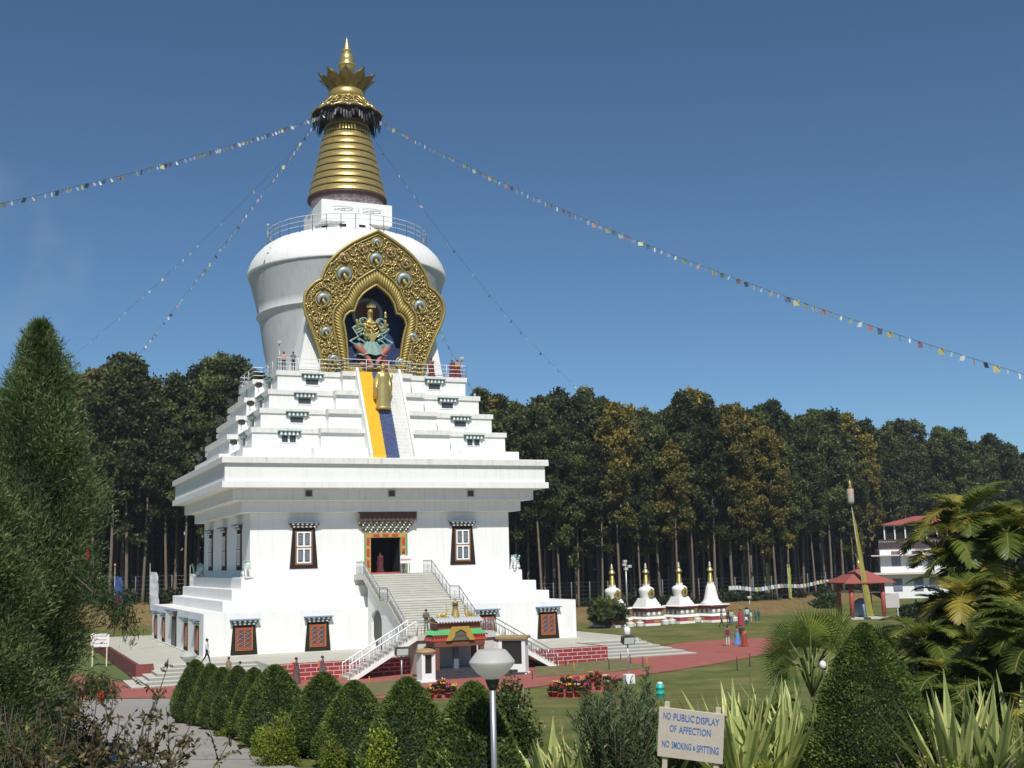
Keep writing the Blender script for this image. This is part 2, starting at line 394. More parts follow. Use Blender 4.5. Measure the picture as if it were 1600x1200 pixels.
# ------------------------------------------------------------------ THE GREAT STUPA
ST = thing('great_stupa', 'huge white stepped stupa with golden ringed spire and gilded arched niche', 'stupa')
def part(mb, name, mats, parent=None, **k): return mb.build(name, mats, parent or ST, **k)
b = MB(); b.box(-15.2, 15.2, -15.2, 15.2, -.3, 3.15); part(b, 'base_storey', WHITE)
b = MB(); b.box(-15.42, 15.42, -15.42, 15.42, -.2, .07); part(b, 'kerb', STEPC)
for w, z0, z1 in ((13.55,3.15,3.97),(12.74,3.97,4.82),(11.86,4.82,5.67)):
    b = MB(); b.bbox(-w, w, -w, w, z0, z1, .03); part(b, 'plinth_step', WHITE)
b = MB(); b.box(-11.06, 11.06, -8.2, 11.06, 5.67, 10.7); b.box(-11.06, -1.28, -11.06, -8.2, 5.67, 10.7); b.box(1.3, 11.06, -11.06, -8.2, 5.67, 10.7); b.box(-1.28, 1.3, -11.06, -8.2, 8.62, 10.7); part(b, 'main_storey', WHITE)
b = MB(); b.box(-11.87, 11.87, -11.87, 11.87, 10.7, 11.53); b.box(-11.95, 11.95, -11.95, 11.95, 11.53, 11.59)
b.box(-12.71, 12.71, -12.71, 12.71, 11.59, 12.47); b.box(-12.79, 12.79, -12.79, 12.79, 12.47, 12.53); part(b, 'cornice', WHITE)
b = MB(); b.box(-13.73, 13.73, -13.73, 13.73, 12.53, 13.02); b.box(-13.5, 13.5, -13.5, 13.5, 13.02, 14.42); part(b, 'parapet', WHITE)
b = MB(); b.bbox(-13.76, 13.76, -13.76, 13.76, 14.42, 14.93, .05); part(b, 'parapet_coping', WHITE2)
def cross(w, c, e):
    q = w+e
    return [(-c,-q),(c,-q),(c,-w),(w,-w),(w,-c),(q,-c),(q,c),(w,c),(w,w),(c,w),(c,q),(-c,q),(-c,w),(-w,w),(-w,c),(-q,c),(-q,-c),(-w,-c),(-w,-w),(-c,-w)]
TIERS = [(11.85,6.4,14.93,15.77),(11.08,5.55,15.77,17.49),(10.21,4.7,17.49,19.18),(9.37,3.85,19.18,20.87),(8.49,3.0,20.87,22.63)]
for i, (w, c, z0, z1) in enumerate(TIERS):
    b = MB(); h = .4 if i else .0
    b.prism(cross(w-.12*(i > 0), c-.0, .78 if i else .9), z0, z1-h)
    t = part(b, 'terrace_tier', WHITE)
    if i:
        b = MB(); b.prism(cross(w, c+.1, .9), z1-h, z1); b.build('coping', WHITE2, t)
for x in (-6.8, .05, 6.95):
    b = MB(); b.box(x-.32, x+.32, -12.77, -12.60, 11.84, 12.42); f = part(b, 'vent', mat('vent_frame_grey', (.45,.45,.43), .7))
    b = MB(); b.box(x-.24, x+.24, -12.79, -12.765, 11.91, 12.35); b.build('grille', DMETAL, f)

# --- dome, harmika, spire
prof = [(7.0,22.6),(7.17,23.4),(7.35,24.3),(7.54,25.3),(7.72,26.3),(7.88,27.4),(8.02,28.4),(8.14,28.95),(8.34,29.0),(8.34,29.12),(8.18,29.2),(8.34,29.9),(8.5,30.6),(8.6,31.0),(8.83,31.9),(9.08,32.75)]
b = MB(); b.lathe(prof, n=192)
keep = [i for i, f in enumerate(b.f) if not (len(f) == 4 and all(abs(b.v[j][0]) < 3.3 and b.v[j][1] < 0 and b.v[j][2] < 31.0 for j in f)) and len(f) == 4]
b.f = [b.f[i] for i in keep]; b.m = [b.m[i] for i in keep]; b.sm = [b.sm[i] for i in keep]
part(b, 'dome', mat('dome_shell_paint', (.53,.55,.56), .7, col2=(.47,.49,.50), scale=.5, streak=((.30,.31,.30), .5), bump=.05))
pts = [(9.08,32.76),(9.2,32.8),(9.2,32.95),(9.12,33.4),(8.9,34.0),(8.5,34.65),(7.9,35.3),(7.1,35.85),(6.1,36.25),(4.9,36.6),(3.4,36.8)]
b = MB(); b.lathe(pts, n=96); part(b, 'dome_shoulder', WHITE)
b = MB(); b.lathe([(3.45,36.7),(3.45,37.5),(3.1,37.52)], n=48); dr = part(b, 'drum', WHITE)
for k in range(12):
    a = 2*PI*k/12+.13; b = MB(); c_, s_ = math.cos(a), math.sin(a)
    b.obox((3.45*c_, 3.45*s_), (-s_, c_), (c_, s_), .32, .03, 36.95, 37.3); b.build('drum_window', DARKIN, dr)
b = MB(); b.bbox(-3.35, 3.35, -3.3, 3.3, 37.5, 39.45, .04); hk = part(b, 'harmika', WHITE)
EYE = mat('faded_eye_paint', (.42,.44,.47), .8)
b = MB()
for s in (-1, 1):
    cx = s*1.35+.05; cz = 38.6
    for sg, hh in ((1,.16),(-1,.10)):
        b.tube([(cx+t*.85, -3.31, cz+sg*hh*(1-t*t)+(.09*t if sg > 0 else .02)) for t in np.linspace(-1, 1, 9)], .028, 4)
    b.tube([(cx+t*.95, -3.31, cz+.34-.12*t*t) for t in np.linspace(-1, 1, 9)], .022, 4)
    b.tube([(cx+.14*math.cos(a), -3.31, cz+.02+.12*math.sin(a)) for a in np.linspace(0, 2*PI, 9)], .04, 4)
b.build('painted_eye', EYE, hk)
b = MB(); b.tube([(.05+.08*math.sin(3*t), -3.31, 38.9-.55*t) for t in np.linspace(0, 1, 12)], .025, 4); b.build('painted_nose', EYE, hk)
NECK = mat('painted_pink_frieze', (.55,.45,.47), .7, col2=(.33,.22,.24), scale=4, amt=.3)
b = MB(); b.lathe([(3.2,39.4),(3.35,40.0),(3.5,40.35)], n=48); part(b, 'spire_neck', NECK)
b = MB(); b.lathe([(3.5,40.2),(3.75,40.35),(3.72,40.55)], n=48)
zz = np.linspace(40.5, 48.2, 12); rr = np.interp(zz, [40.5, 47.4, 48.2], [3.72, 2.13, 1.95])
b.lathe([(rr[i]-.13, zz[i]-.02) for i in range(12)], n=48)
sp = part(b, 'spire', DKRED)
for i in range(11):
    r0 = rr[i]; r1 = rr[i]-.10*(rr[i]-rr[i+1])/.14-.02; h = zz[i+1]-zz[i]
    b = MB(); b.lathe([(r0-.14, zz[i]+.10), (r0, zz[i]+.12), (r0-.015, zz[i]+.16), (rr[i+1]+.05, zz[i+1]-.06), (rr[i+1]-.12, zz[i+1]-.02)], n=64)
    b.build('spire_ring', GOLD, sp)
# hanging dark lace skirt + golden lattice hood
b = MB(); n = 72
LACE = mat('dark_bronze_lace', (.03,.03,.033), .45, .3)
for k in range(n):
    a = 2*PI*k/n; da = 2*PI/n*.43; dep = .5+.75*abs(math.sin(a*6))+.15*random.random()
    for lay in (0, 1):
        rt, rb = 2.75+.1*lay, 3.1+.28*lay-.35*(dep-.5)
        zt = 49.35; zb = 48.75-dep*(.55+.4*lay)
        P = lambda r, aa, z: (r*math.cos(aa), r*math.sin(aa), z)
        b.add([P(rt,a-da,zt),P(rt,a+da,zt),P(rb,a+da*.9,zb+.12),P(rb-.02,a,zb),P(rb,a-da*.9,zb+.12)], [(0,1,2,3,4)])
        b.ball(P(rb, a, zb-.06), .06, 5, 4)
part(b, 'spire_skirt', LACE)
b = MB()
HP = lambda t: (1.66+1.72*t**1.2, 50.6-1.78*t)          # hood profile: t 0..1
for r in (0.0, .12): b.lathe([(HP(r)[0]+.05*math.cos(x), HP(r)[1]+.07*math.sin(x)) for x in np.linspace(0, 2*PI, 7)], n=48)
for k in range(14):
    a0 = 2*PI*k/14
    for s in (-1, 1):
        b.tube([((HP(t)[0]+.05)*math.cos(a0+s*.24*math.sin(t*PI)), (HP(t)[0]+.05)*math.sin(a0+s*.24*math.sin(t*PI)), HP(t)[1]) for t in np.linspace(.05, 1, 9)], .085, 5)
        b.tube([((HP(.5)[0]+.08+.0*t)*math.cos(a0+s*(.1+.1*math.cos(t*5))), (HP(.5+.12*math.sin(t*5))[0]+.08)*math.sin(a0+s*(.1+.1*math.cos(t*5))), HP(.5+.12*math.sin(t*5))[1]) for t in np.linspace(0, 1, 8)], .06, 5)
    b.tube([((HP(1-.16*math.sin(x))[0]+.06)*math.cos(a0+x/PI*2*PI/14), (HP(1-.16*math.sin(x))[0]+.06)*math.sin(a0+x/PI*2*PI/14), HP(1-.16*math.sin(x))[1]) for x in np.linspace(0, PI, 8)], .1, 5)
part(b, 'lattice_hood', GOLD)
b = MB(); b.lathe([HP(t) for t in np.linspace(0, .98, 8)], n=36); part(b, 'hood_lining', mat('hood_dark_gold', (.13,.09,.03), .6, .3, col2=(.05,.035,.02), scale=4))  # lining behind the lattice in dull dark gold
b = MB(); b.lathe([(1.3,50.4),(1.72,50.55),(1.78,50.8),(1.72,51.2),(1.55,51.35),(1.2,51.4)], n=40); part(b, 'crown_band', GOLD)
lot = None
for k in range(10):
    a0 = 2*PI*(k+.5)/10-PI/2
    G = []
    for i in range(9):
        t = i/8; w = .95*math.sin(PI*min(1, .28+t*.72))**.8*(1-.0*t); w = max(w, 0.01) if i < 8 else .01
        r = 1.45+1.05*t+.5*t*t; z = 51.25+1.55*t+.25*math.sin(t*PI)*0+.15*t*t
        row = []
        for j in range(7):
            s = (j-3)/3; q = s*w
            rr_ = r-.22*s*s
            row.append((rr_*math.cos(a0)-q*math.sin(a0), rr_*math.sin(a0)+q*math.cos(a0), z-.1*s*s))
        G.append(row)
    b = MB(); b.grid(G)
    Gi = [[(q[0]*.965, q[1]*.965, q[2]+.04) for q in row] for row in G]; b.grid(Gi)
    o = part(b, 'lotus_petal', mat('bronze_gold', (.42,.31,.12), .45, .55, col2=(.27,.19,.065), scale=3, amt=.5))
b = MB(); b.lathe([(1.2,51.35),(1.35,52.0),(1.0,52.5),(.45,52.9),(.6,53.1),(.35,53.25),(.3,53.4),(.78,53.5),(.62,53.7),(.92,53.9),(.92,54.1),(.6,54.3),(.72,54.5),(.66,54.8),(.6,55.05),(.42,55.25),(.3,55.33),(.52,55.48),(.5,55.62),(.28,55.75),(.36,55.9),(.2,56.05),(.24,56.2),(.13,56.38),(.17,56.52),(.06,56.75),(.03,57.0)], n=28)
part(b, 'finial', GOLD)

# --- railings
def rail(pts, h, post=2.0, rails=(1,.66,.33), r=.03, closed=False, m=WSHEET, name='railing', parent=None, rr=None, bal=None):
    b = MB(); P = [np.array(q, float) for q in pts]
    if closed: P.append(P[0])
    for f in rails:
        b.tube([q+np.array([0,0,h*f]) for q in P], (rr or r) if f == 1 else r*.8, 5, smooth=False)
    for A, B in zip(P[:-1], P[1:]):
        L = np.linalg.norm(B-A); n = max(1, int(round(L/post)))
        for i in range(n+1):
            q = A+(B-A)*i/n; b.tube([q, q+np.array([0,0,h])], r, 5)
        if bal:
            n = max(1, int(round(L/bal)))
            for i in range(1, n):
                q = A+(B-A)*i/n; b.tube([q, q+np.array([0,0,h])], r*.55, 4)
    return part(b, name, m, parent)
cr_ = cross(8.42, 3.0, .9)
TR = [(x, y, 22.63) for x, y in cr_]
rail(TR, 1.05, 1.9, r=.032, closed=True, name='terrace_railing')
ring = [(7.4*math.cos(a), 7.4*math.sin(a), 35.65) for a in np.linspace(0, 2*PI, 37)]
rail(ring, 1.45, 3.0, rails=(1,.7,.4), r=.035, name='dome_railing')

# --- upper staircase (three colours) up the terraces
def stairpoly(y0, z0, y1, z1, n, back, zb):
    P = [(y0, z0)]
    for i in range(n):
        y = y0+(y1-y0)*i/n; z = z0+(z1-z0)*(i+1)/n
        P += [(y, z), (y0+(y1-y0)*(i+1)/n, z)]
    return P+[(back, z1), (back, zb)]
for nm, x0, x1, m in (('yellow_stair',-1.74,-.57,YEL),('blue_stair',-.567,.567,BLUET),('white_stair',.57,1.78,WHITE2)):
    b = MB(); b.prism(stairpoly(-13.35, 14.95, -9.42, 22.61, 26, -9.0, 14.95), x0, x1, 'yz'); part(b, nm, m)
b = MB()
for x in (-1.95, 1.79):
    b.prism([(-13.55,14.95),(-13.55,15.3),(-9.45,22.95),(-9.0,22.95),(-9.0,14.95)], x, x+.2, 'yz')
part(b, 'stair_kerb', WHITE)

# --- windows
def awning(w, dep, h, top, und, rows=2, wood=AWBR, flare=.1):
    """a Tibetan dentilled canopy: local x along the wall, -y out of it, z from 0 to h"""
    b = MB()
    b.box(-w, w, -dep, -.002, h*.86, h, 0)
    b.box(-w-.03, w+.03, -dep-.04, -dep+.02, h*.80, h*.95, 0)
    for r in range(rows):
        wr = w*(.97-.09*r); zt = h*(.84-r*.8/rows); zb = zt-h*.72/rows; d = dep*(.9-.3*r)
        b.box(-wr+.05, wr-.05, -d*.7, -.003*(r+1), zb, zt, 1)
        n = max(3, int(2*wr/.36))
        for k in range(n):
            x = -wr+.1+(2*wr-.2)*(k+.5)/n
            b.box(x-.075, x+.075, -d, -d*.7, zb+.02, zt-.03, 2)
            if k < n-1: b.box(x+.1, x+.2, -d*.85, -d*.7, zb+.04, zt-.04, 3)
    return b, [top, und, WPAINT, wood]
def base_window(parent, x, y, z, rz, lat=True):
    b = MB(); b.prism([(-1.0,0),(1.0,0),(.83,2.15),(-.83,2.15)], -.05, .02, 'xz')
    w = link('window', b.mesh('window', BLACKW), parent, (x, y, z), rz)
    b = MB()
    for a0, a1, c0, c1 in ((-.56,.56,.40,.5),(-.56,.56,1.88,1.98),(-.56,-.48,.5,1.88),(.48,.56,.5,1.88),(-.05,.05,.5,1.88)): b.box(a0, a1, -.12, -.05, c0, c1, 0)
    for a0, a1, c0, c1 in ((-.63,.63,.33,.37),(-.63,-.59,.37,2.04),(.59,.63,.37,2.04)): b.box(a0, a1, -.09, -.05, c0, c1, 1)
    for s in (-.265, .265):
        for j in range(4):
            cz = .67+.345*j
            b.tube([(s+.19*math.cos(t), -.09, cz+.15*math.sin(t)) for t in np.linspace(0, 2*PI, 9)], .035, 4, 2)
            b.tube([(s-.19, -.09, cz-.15), (s+.19, -.09, cz+.15)], .018, 4, 0); b.tube([(s+.19, -.09, cz-.15), (s-.19, -.09, cz+.15)], .018, 4, 0)
    link('lattice_frame', b.mesh('lattice_frame', [ORANGE, OCHRE, mat('lattice_blue_grey', (.17,.20,.23), .5)]), w)
    b = MB(); b.box(-.5, .5, -.062, -.052, .5, 1.88); link('pane', b.mesh('pane', mat('dusky_pane', (.05,.045,.05), .3)), w)
    b, ms = awning(1.08, .45, .46, AWB, AWG); a = link('awning', b.mesh('awning', ms), w, (0, 0, 2.15))
    return w
bwin = base_window(ST, -12.25, -15.2, .07, 0)
for x in (-6.7, 7.1, 12.6): dup(bwin, ST, (x, -15.2, .07), 0)
for y in (-12.3, -6.75, 6.75, 12.3): dup(bwin, ST, (-15.2, y, .07), -PI/2)
def main_window(x, y, z, rz):
    b = MB(); b.prism([(-1.14,0),(1.14,0),(.9,3.22),(-.9,3.22)], -.05, .02, 'xz')
    w = link('window', b.mesh('window', BLACKW), ST, (x, y, z), rz)
    b = MB()
    for c0, c1 in ((.42,1.62),(1.72,2.92)):
        for q in ((-.58,.58,c0,c0+.11),(-.58,.58,c1-.11,c1),(-.58,-.47,c0+.11,c1-.11),(.47,.58,c0+.11,c1-.11),(-.07,.07,c0+.11,c1-.11)): b.box(q[0], q[1], -.11, -.05, q[2], q[3], 0)
    for q in ((-.68,.68,.30,.36),(-.68,-.62,.36,3.0),(.62,.68,.36,3.0),(-.6,.6,1.64,1.70)): b.box(q[0], q[1], -.085, -.05, q[2], q[3], 1)
    link('sash', b.mesh('sash', [WPAINT, mat('red_gold_trim', (.36,.15,.04), .5)]), w)
    b = MB(); b.box(-.47, .47, -.066, -.055, .53, 1.51); b.box(-.47, .47, -.066, -.055, 1.83, 2.81); link('pane', b.mesh('pane', GLASS), w)
    b = MB()
    for s in (-.27, .27):
        for cz in (.78, 1.02, 1.26, 2.08, 2.32, 2.56):
            b.tube([(s+.13*math.cos(t), -.075, cz+.1*math.sin(t)) for t in np.linspace(0, 2*PI, 9)], .014, 4)
            b.tube([(s, -.075, cz-.12), (s, -.075, cz+.12)], .012, 4)
    link('grille', b.mesh('grille', mat('pale_window_grille', (.4,.42,.45), .5)), w)
    b, ms = awning(1.26, .45, .5, AWB, AWBR, wood=OCHRE); link('awning', b.mesh('awning', ms), w, (0, 0, 3.2))
    return w
mw = main_window(-6.79, -11.06, 6.25, 0)
dup(mw, ST, (6.79, -11.06, 6.25), 0)
for y in (-6.75, .1, 7.1): dup(mw, ST, (-11.06, y, 6.25), -PI/2)
# base storey side entrance (left) + far-side openings
def big_door(x, y, z, rz):
    b = MB(); b.prism([(-1.45,0),(1.45,0),(1.25,2.45),(-1.25,2.45)], -.05, .02, 'xz')
    w = link('side_doorway', b.mesh('side_doorway', BLACKW), ST, (x, y, z), rz)
    b = MB(); b.box(-1.0, 1.0, -.07, -.052, .02, 2.2); link('door', b.mesh('door', mat('dull_grey_door', (.10,.09,.09), .5)), w)
    b, ms = awning(1.7, .55, .55, AWB, AWBR, wood=OCHRE); link('awning', b.mesh('awning', ms), w, (0, 0, 2.45)); return w
sd = big_door(-15.2, 0, .07, -PI/2)
dup(sd, ST, (0, -15.2, .07), 0)
# terrace windows
for i, (w_, c, z0, z1) in enumerate(TIERS[1:]):
    wf = w_-.12; cx = (8.0, 7.15, 6.3, 5.45)[i]
    for s in (-1, 1):
        for side in (0, 1):
            if side == 1 and s == 1: continue
            loc = (s*cx, -wf, z1-1.15) if side == 0 else (-wf, -cx, z1-1.15)
            b = MB()
            if i == 0: b.box(-.56, -.08, -.02, .01, 0, .52); b.box(.08, .56, -.02, .01, 0, .52)
            else: b.box(-.52, .52, -.02, .01, .04, .48)
            w = link('terrace_window', b.mesh('terrace_window', mat('dark_slit_glass', (.05,.06,.07), .4)), ST, loc, 0 if side == 0 else -PI/2)
            b = MB(); b.box(-.66, .66, -.05, .02, -.06, 0); b.box(-.66, -.6, -.05, .02, 0, .56); b.box(.6, .66, -.05, .02, 0, .56); b.build('frame', WPAINT, w)
            b, ms = awning(.95, .32, .42, AWG, AWG, rows=1, wood=AWB)
            link('awning', b.mesh('awning', ms), w, (0, 0, .5))

# --- entrance doorway
b = MB()
b.box(-1.8, -1.28, -11.2, -11.05, 5.7, 8.98, 0); b.box(1.3, 1.82, -11.2, -11.05, 5.7, 8.98, 0); b.box(-1.28, 1.3, -11.2, -11.05, 8.62, 8.98, 0)
for x in (-1.72, 1.74):
    b.box(x-.12 if x < 0 else x, x if x < 0 else x+.12, -11.24, -11.2, 5.7, 8.9, 1)
for z in (6.2, 7.1, 8.0):
    for x in (-1.5, 1.52): b.box(x-.12, x+.12, -11.235, -11.2, z, z+.6, 2)
for x in (-.8, 0, .8): b.box(x-.25, x+.25, -11.235, -11.2, 8.7, 8.9, 2)
dw = part(b, 'doorway', [mat('gilded_door_frame', (.52,.36,.09), .5, col2=(.38,.2,.05), scale=12, amt=.3), mat('green_trim', (.12,.3,.16), .5), mat('red_trim', (.42,.06,.03), .5)])
b = MB(); b.box(-1.27, -1.24, -10.95, -8.25, 5.7, 8.6); b.box(1.26, 1.29, -10.95, -8.25, 5.7, 8.6); b.box(-1.24, 1.26, -8.3, -8.22, 5.7, 8.6); b.box(-1.24, 1.26, -10.95, -8.3, 8.56, 8.6); b.box(-1.24, 1.26, -10.95, -8.3, 5.68, 5.705); b.build('dark_hall', DARKIN, dw)
b = MB()
for r in range(5):
    z = 8.98+r*.19; w = 1.82+.13*r; d = 11.15+.09*r
    b.box(-w, w+.02, -d, -11.05-.002*r, z, z+.186, 0 if r % 2 else 1)
    n = 14+r
    for k in range(n):
        x = -w+.1+(2*w-.2)*(k+.5)/n; b.box(x-.06, x+.06, -d-.06, -d, z+.03, z+.16, 2 if (k+r) % 2 else 3)
b.build('carved_lintel', [AWBR, mat('lintel_ochre', (.42,.33,.15), .6), WPAINT, AWG], dw)
b = MB()
G = [[(-2.33+4.86*i/60, -11.72-.035*math.sin(i*1.3), 10.68-.72*j/4) for j in range(5)] for i in range(61)]
b.grid(G); b.box(-2.33, 2.53, -11.70, -11.07, 10.62, 10.69); b.build('pelmet', mat('brown_door_cloth', (.085,.045,.04), .85, col2=(.13,.06,.05), scale=5), dw)
b = MB(); b.bbox(-1.3, 1.3, -11.9, -11.07, 5.66, 5.80); b.build('doorstep', mat('red_step', (.4,.05,.03), .6), dw)

# --- main staircase
def slab(y0, z0, y1, z1, n, th):          # ascending flight from (y0,z0) up to (y1,z1) with a soffit
    P = [(y0, z0)]
    for i in range(n):
        P += [(y0+(y1-y0)*i/n, z0+(z1-z0)*(i+1)/n), (y0+(y1-y0)*(i+1)/n, z0+(z1-z0)*(i+1)/n)]
    return P+[(y1, z1-th), (y0, z0-th)]
b = MB()
b.prism(slab(-24.5, 1.6, -20.5, 3.72, 13, .42), -2.9, 2.9, 'yz'); b.prism([(-20.5,3.72),(-18.5,3.72),(-18.5,3.3),(-20.5,3.3)], -2.9, 2.9, 'yz')
b.prism(slab(-18.5, 3.72, -14.4, 5.7, 12, .42), -2.9, 2.9, 'yz'); b.box(-2.9, 2.9, -14.4, -11.08, 5.28, 5.695)
ms_ = part(b, 'main_stair', STEPC)
b = MB()                                       # tread nosings give the steps their lines
for y0, z0, y1, z1, n in ((-24.5,1.6,-20.5,3.72,13),(-18.5,3.72,-14.4,5.7,12)):
    for i in range(n):
        y = y0+(y1-y0)*i/n; z = z0+(z1-z0)*(i+1)/n; b.box(-2.85, 2.85, y-.035, y+.25, z+.003, z+.018)
b.build('tread', mat('worn_tread', (.56,.54,.48), .85), ms_)
b = MB()
for x in (-2.75, 2.55):
    b = MB()
    arch = [(-16.1,0)]+[(-17.45+1.35*math.cos(t), 2.1+.95*math.sin(t)) for t in np.linspace(0, PI, 9)]+[(-18.8,0)]
    poly = [(-24.5,0),(-24.5,1.18),(-20.5,3.3),(-18.5,3.3),(-15.22,4.85),(-15.22,0)]+arch
    b.prism(poly, x, x+.2, 'yz')
    part(b, 'stair_side_wall', WHITE)
b = MB(); b.box(-2.9, 2.9, -27.3, -24.5, 1.25, 1.6); b.box(-2.8, 2.8, -27.1, -24.6, -1.1, 1.25); part(b, 'lower_landing', STEPC)
for s in (-1, 1):
    b = MB(); P = [(s*7.75,-1.1)]; n = 14
    for i in range(n):
        P += [(s*(7.75-(4.85)*i/n), -1.1+2.7*(i+1)/n), (s*(7.75-4.85*(i+1)/n), -1.1+2.7*(i+1)/n)]
    P += [(s*2.9, 1.2), (s*7.2, -1.12)]
    b.prism(P, -27.2, -25.38, 'xz'); f = part(b, 'lower_flight', STEPC)
    b = MB(); b.prism([(s*7.75,-1.14),(s*2.9,1.56),(s*2.9,1.26),(s*7.2,-1.14)], -27.26, -27.2, 'xz'); b.build('stringer', WHITE, f)
    for y in (-27.25, -25.45):
        rail([(s*7.6,y,-.98),(s*2.95,y,1.62)], .9, .8, rails=(1,), r=.03 if s > 0 else .035, rr=.055 if s < 0 else .035, m=METAL if s > 0 else WSHEET, name='handrail', parent=f, bal=.26)
    x = s*2.82
    rail([(x,-24.5,1.6),(x,-20.5,3.72),(x,-18.5,3.72),(x,-14.4,5.7),(x,-12.4,5.7)], .98, 1.0, rails=(1,.12), r=.028, m=METAL, name='stair_railing', bal=.2)
rail([(-2.85,-27.25,1.6),(2.85,-27.25,1.6)], .9, .9, rails=(1,), r=.03, m=METAL, name='landing_railing', bal=.26)
# ------------------------------------------------------------------ gilded arched niche
MK = .13; MY0 = -8.1
def MYf(z): return MY0-MK*(z-22.6)
def onM(px, py):
    d = ray(px, py); t = ((MY0+MK*22.6)-CAM[1]-MK*CAM[2])/(d[1]+MK*d[2]); return CAM+d*t
Z5 = lambda q: (460+q[0]/5, 350+q[1]/5)
outl = [(232,1120),(205,1030),(170,920),(130,810),(90,710),(72,630),(80,560),(98,520),(125,487),(165,452),(212,432),(218,405),(232,365),(262,310),(310,253),(370,200),(440,152),(520,110),(595,78),(655,52)]
innl = [(408,1120),(402,1020),(392,900),(384,840),(368,760),(385,712),(420,682),(455,678),(462,650),(480,598),(520,545),(565,510),(616,472)]
def half(L, cx): return [(abs(onM(*Z5(q))[0]-cx), onM(*Z5(q))[2]) for q in L]
ho = half(outl, .0); hi = half(innl, -.15)
ho[-1] = (0, ho[-1][1]); hi[-1] = (0, hi[-1][1]); ho[0] = (ho[0][0], 22.64); hi[0] = (hi[0][0], 22.64)
def full(h): return [(-x, z) for x, z in h]+[(x, z) for x, z in h[::-1][1:]]
def resamp(P, n):
    P = np.array(P); s = np.concatenate([[0], np.cumsum(np.linalg.norm(np.diff(P, axis=0), axis=1))]); t = np.linspace(0, s[-1], n)
    return np.stack([np.interp(t, s, P[:, 0]), np.interp(t, s, P[:, 1])], 1)
NO = 161
FO = resamp(full(ho), NO); FI = resamp(full(hi), NO)
def MP(x, z, off=0): return (x, MYf(z)-off, z)
b = MB()
b.grid([[MP(*(FO[i]+(FI[i]-FO[i])*j/8), .0) for j in range(9)] for i in range(NO)], smooth=False)
b.grid([[MP(*FI[i], 0), MP(*FI[i], -.45)] for i in range(NO)], smooth=False)
b.grid([[MP(*FO[i], -.45), MP(*FO[i], 0)] for i in range(NO)], smooth=False)
b.grid([[MP(*FI[i], -.45), MP(*FO[i], -.45)] for i in range(NO)], smooth=False)
md = part(b, 'gilded_arch', GOLDD)
b = MB()
b.tube([MP(*q, .03) for q in FO], .13, 6); b.tube([MP(*(FO[i]+(FI[i]-FO[i])*.07), .04) for i in range(NO)], .05, 5)
b.tube([MP(*(FO[i]+(FI[i]-FO[i])*.70), .06) for i in range(NO)], .09, 6); b.tube([MP(*q, .06) for q in FI], .1, 6)
b.build('arch_moulding', GOLDP, md)
b = MB(); FR = resamp(full(hi), 66)
for i in range(NO):
    if i % 2: continue
    a0 = FO[i]+(FI[i]-FO[i])*.74; a1 = FO[i]+(FI[i]-FO[i])*.97
    b.tube([MP(*a0, .02), MP(*((a0*.6+a1*.4)), .14), MP(*(a0*.3+a1*.7), .12), MP(*a1, .02)], [.06,.13,.12,.05], 6)
b.build('ribbed_border', GOLDP, md)
jew = [((645,150),36,0),((536,195),32,1),((755,222),32,1),((636,280),56,0),((390,262),34,1),((875,305),34,1),((390,392),62,0),((855,438),62,0),((214,480),20,1),((225,590),55,0),((1007,545),20,1),((978,645),53,0),((172,758),22,1),((247,845),43,0),((1003,820),22,1),((920,892),45,0),((240,995),20,1),((308,1060),40,0),((907,1035),18,1),((832,1085),38,0)]
jm = [mat('enamel_silver_blue', (.30,.37,.40), .4, .3, col2=(.40,.45,.46), scale=5), mat('enamel_copper', (.35,.22,.15), .35, .4)]
JP = []
for q, r, t in jew:
    P = onM(*Z5(q)); rr_ = r*.0105
    JP.append((P[0], P[2], rr_*1.3))
    b = MB(); x, z = P[0], P[2]; y = MYf(z)
    G = []
    for i in range(17):                                # crescent: a swelling ring open at the bottom
        a = -PI/2+.75+(2*PI-1.5)*i/16; w = rr_*(.12+.34*math.sin(PI*i/16)); rc = rr_-w
        G.append((x+rc*math.cos(a), y-.10, z+rc*math.sin(a)))
    b.tube(G, [rr_*(.10+.36*math.sin(PI*i/16)) for i in range(17)], 8, 0)
    o = b.build('enamel_crescent', jm[t], md)
    b = MB()
    b.tube([(x+1.18*rr_*math.cos(a), y-.03, z+1.18*rr_*math.sin(a)) for a in np.linspace(0, 2*PI, 25)], .07, 5)
    b.tube([(x+rr_*.5*(1-t_)*math.sin(4.5*t_), y-.12, z-rr_*(1.1-1.2*t_)) for t_ in np.linspace(0, 1, 9)], [.14*rr_+.03+.1*rr_*math.sin(PI*k/8) for k in range(9)], 6)
    b.build('gold_setting', GOLDP, md)
b = MB(); placed = []
tries = 0
while len(placed) < 300 and tries < 12000:
    tries += 1
    i = random.randrange(NO); s = random.uniform(.10, .66); P = FO[i]+(FI[i]-FO[i])*s
    r = random.choice((.2, .26, .32))
    if P[1] < 22.95: continue
    if any((P[0]-x)**2+(P[1]-z)**2 < (r+rj)**2*.92 for x, z, rj in JP): continue
    if any((P[0]-x)**2+(P[1]-z)**2 < (r+rj)**2*.62 for x, z, rj in placed): continue
    placed.append((P[0], P[1], r)); a0 = random.uniform(0, 2*PI); d = random.choice((-1, 1))
    n = 11
    pts = [MP(P[0]+r*(1-.8*k/n)*math.cos(a0+d*k*.55), P[1]+r*(1-.8*k/n)*math.sin(a0+d*k*.55), .09+.04*k/n) for k in range(n+1)]
    b.tube(pts, [.03+.03*math.sin(PI*min(1, .3+k/n)) for k in range(n+1)], 5)
    b.tube([pts[0], MP(P[0]+r*1.5*math.cos(a0-d*.5), P[1]+r*1.5*math.sin(a0-d*.5), .05)], [.045, .015], 4)
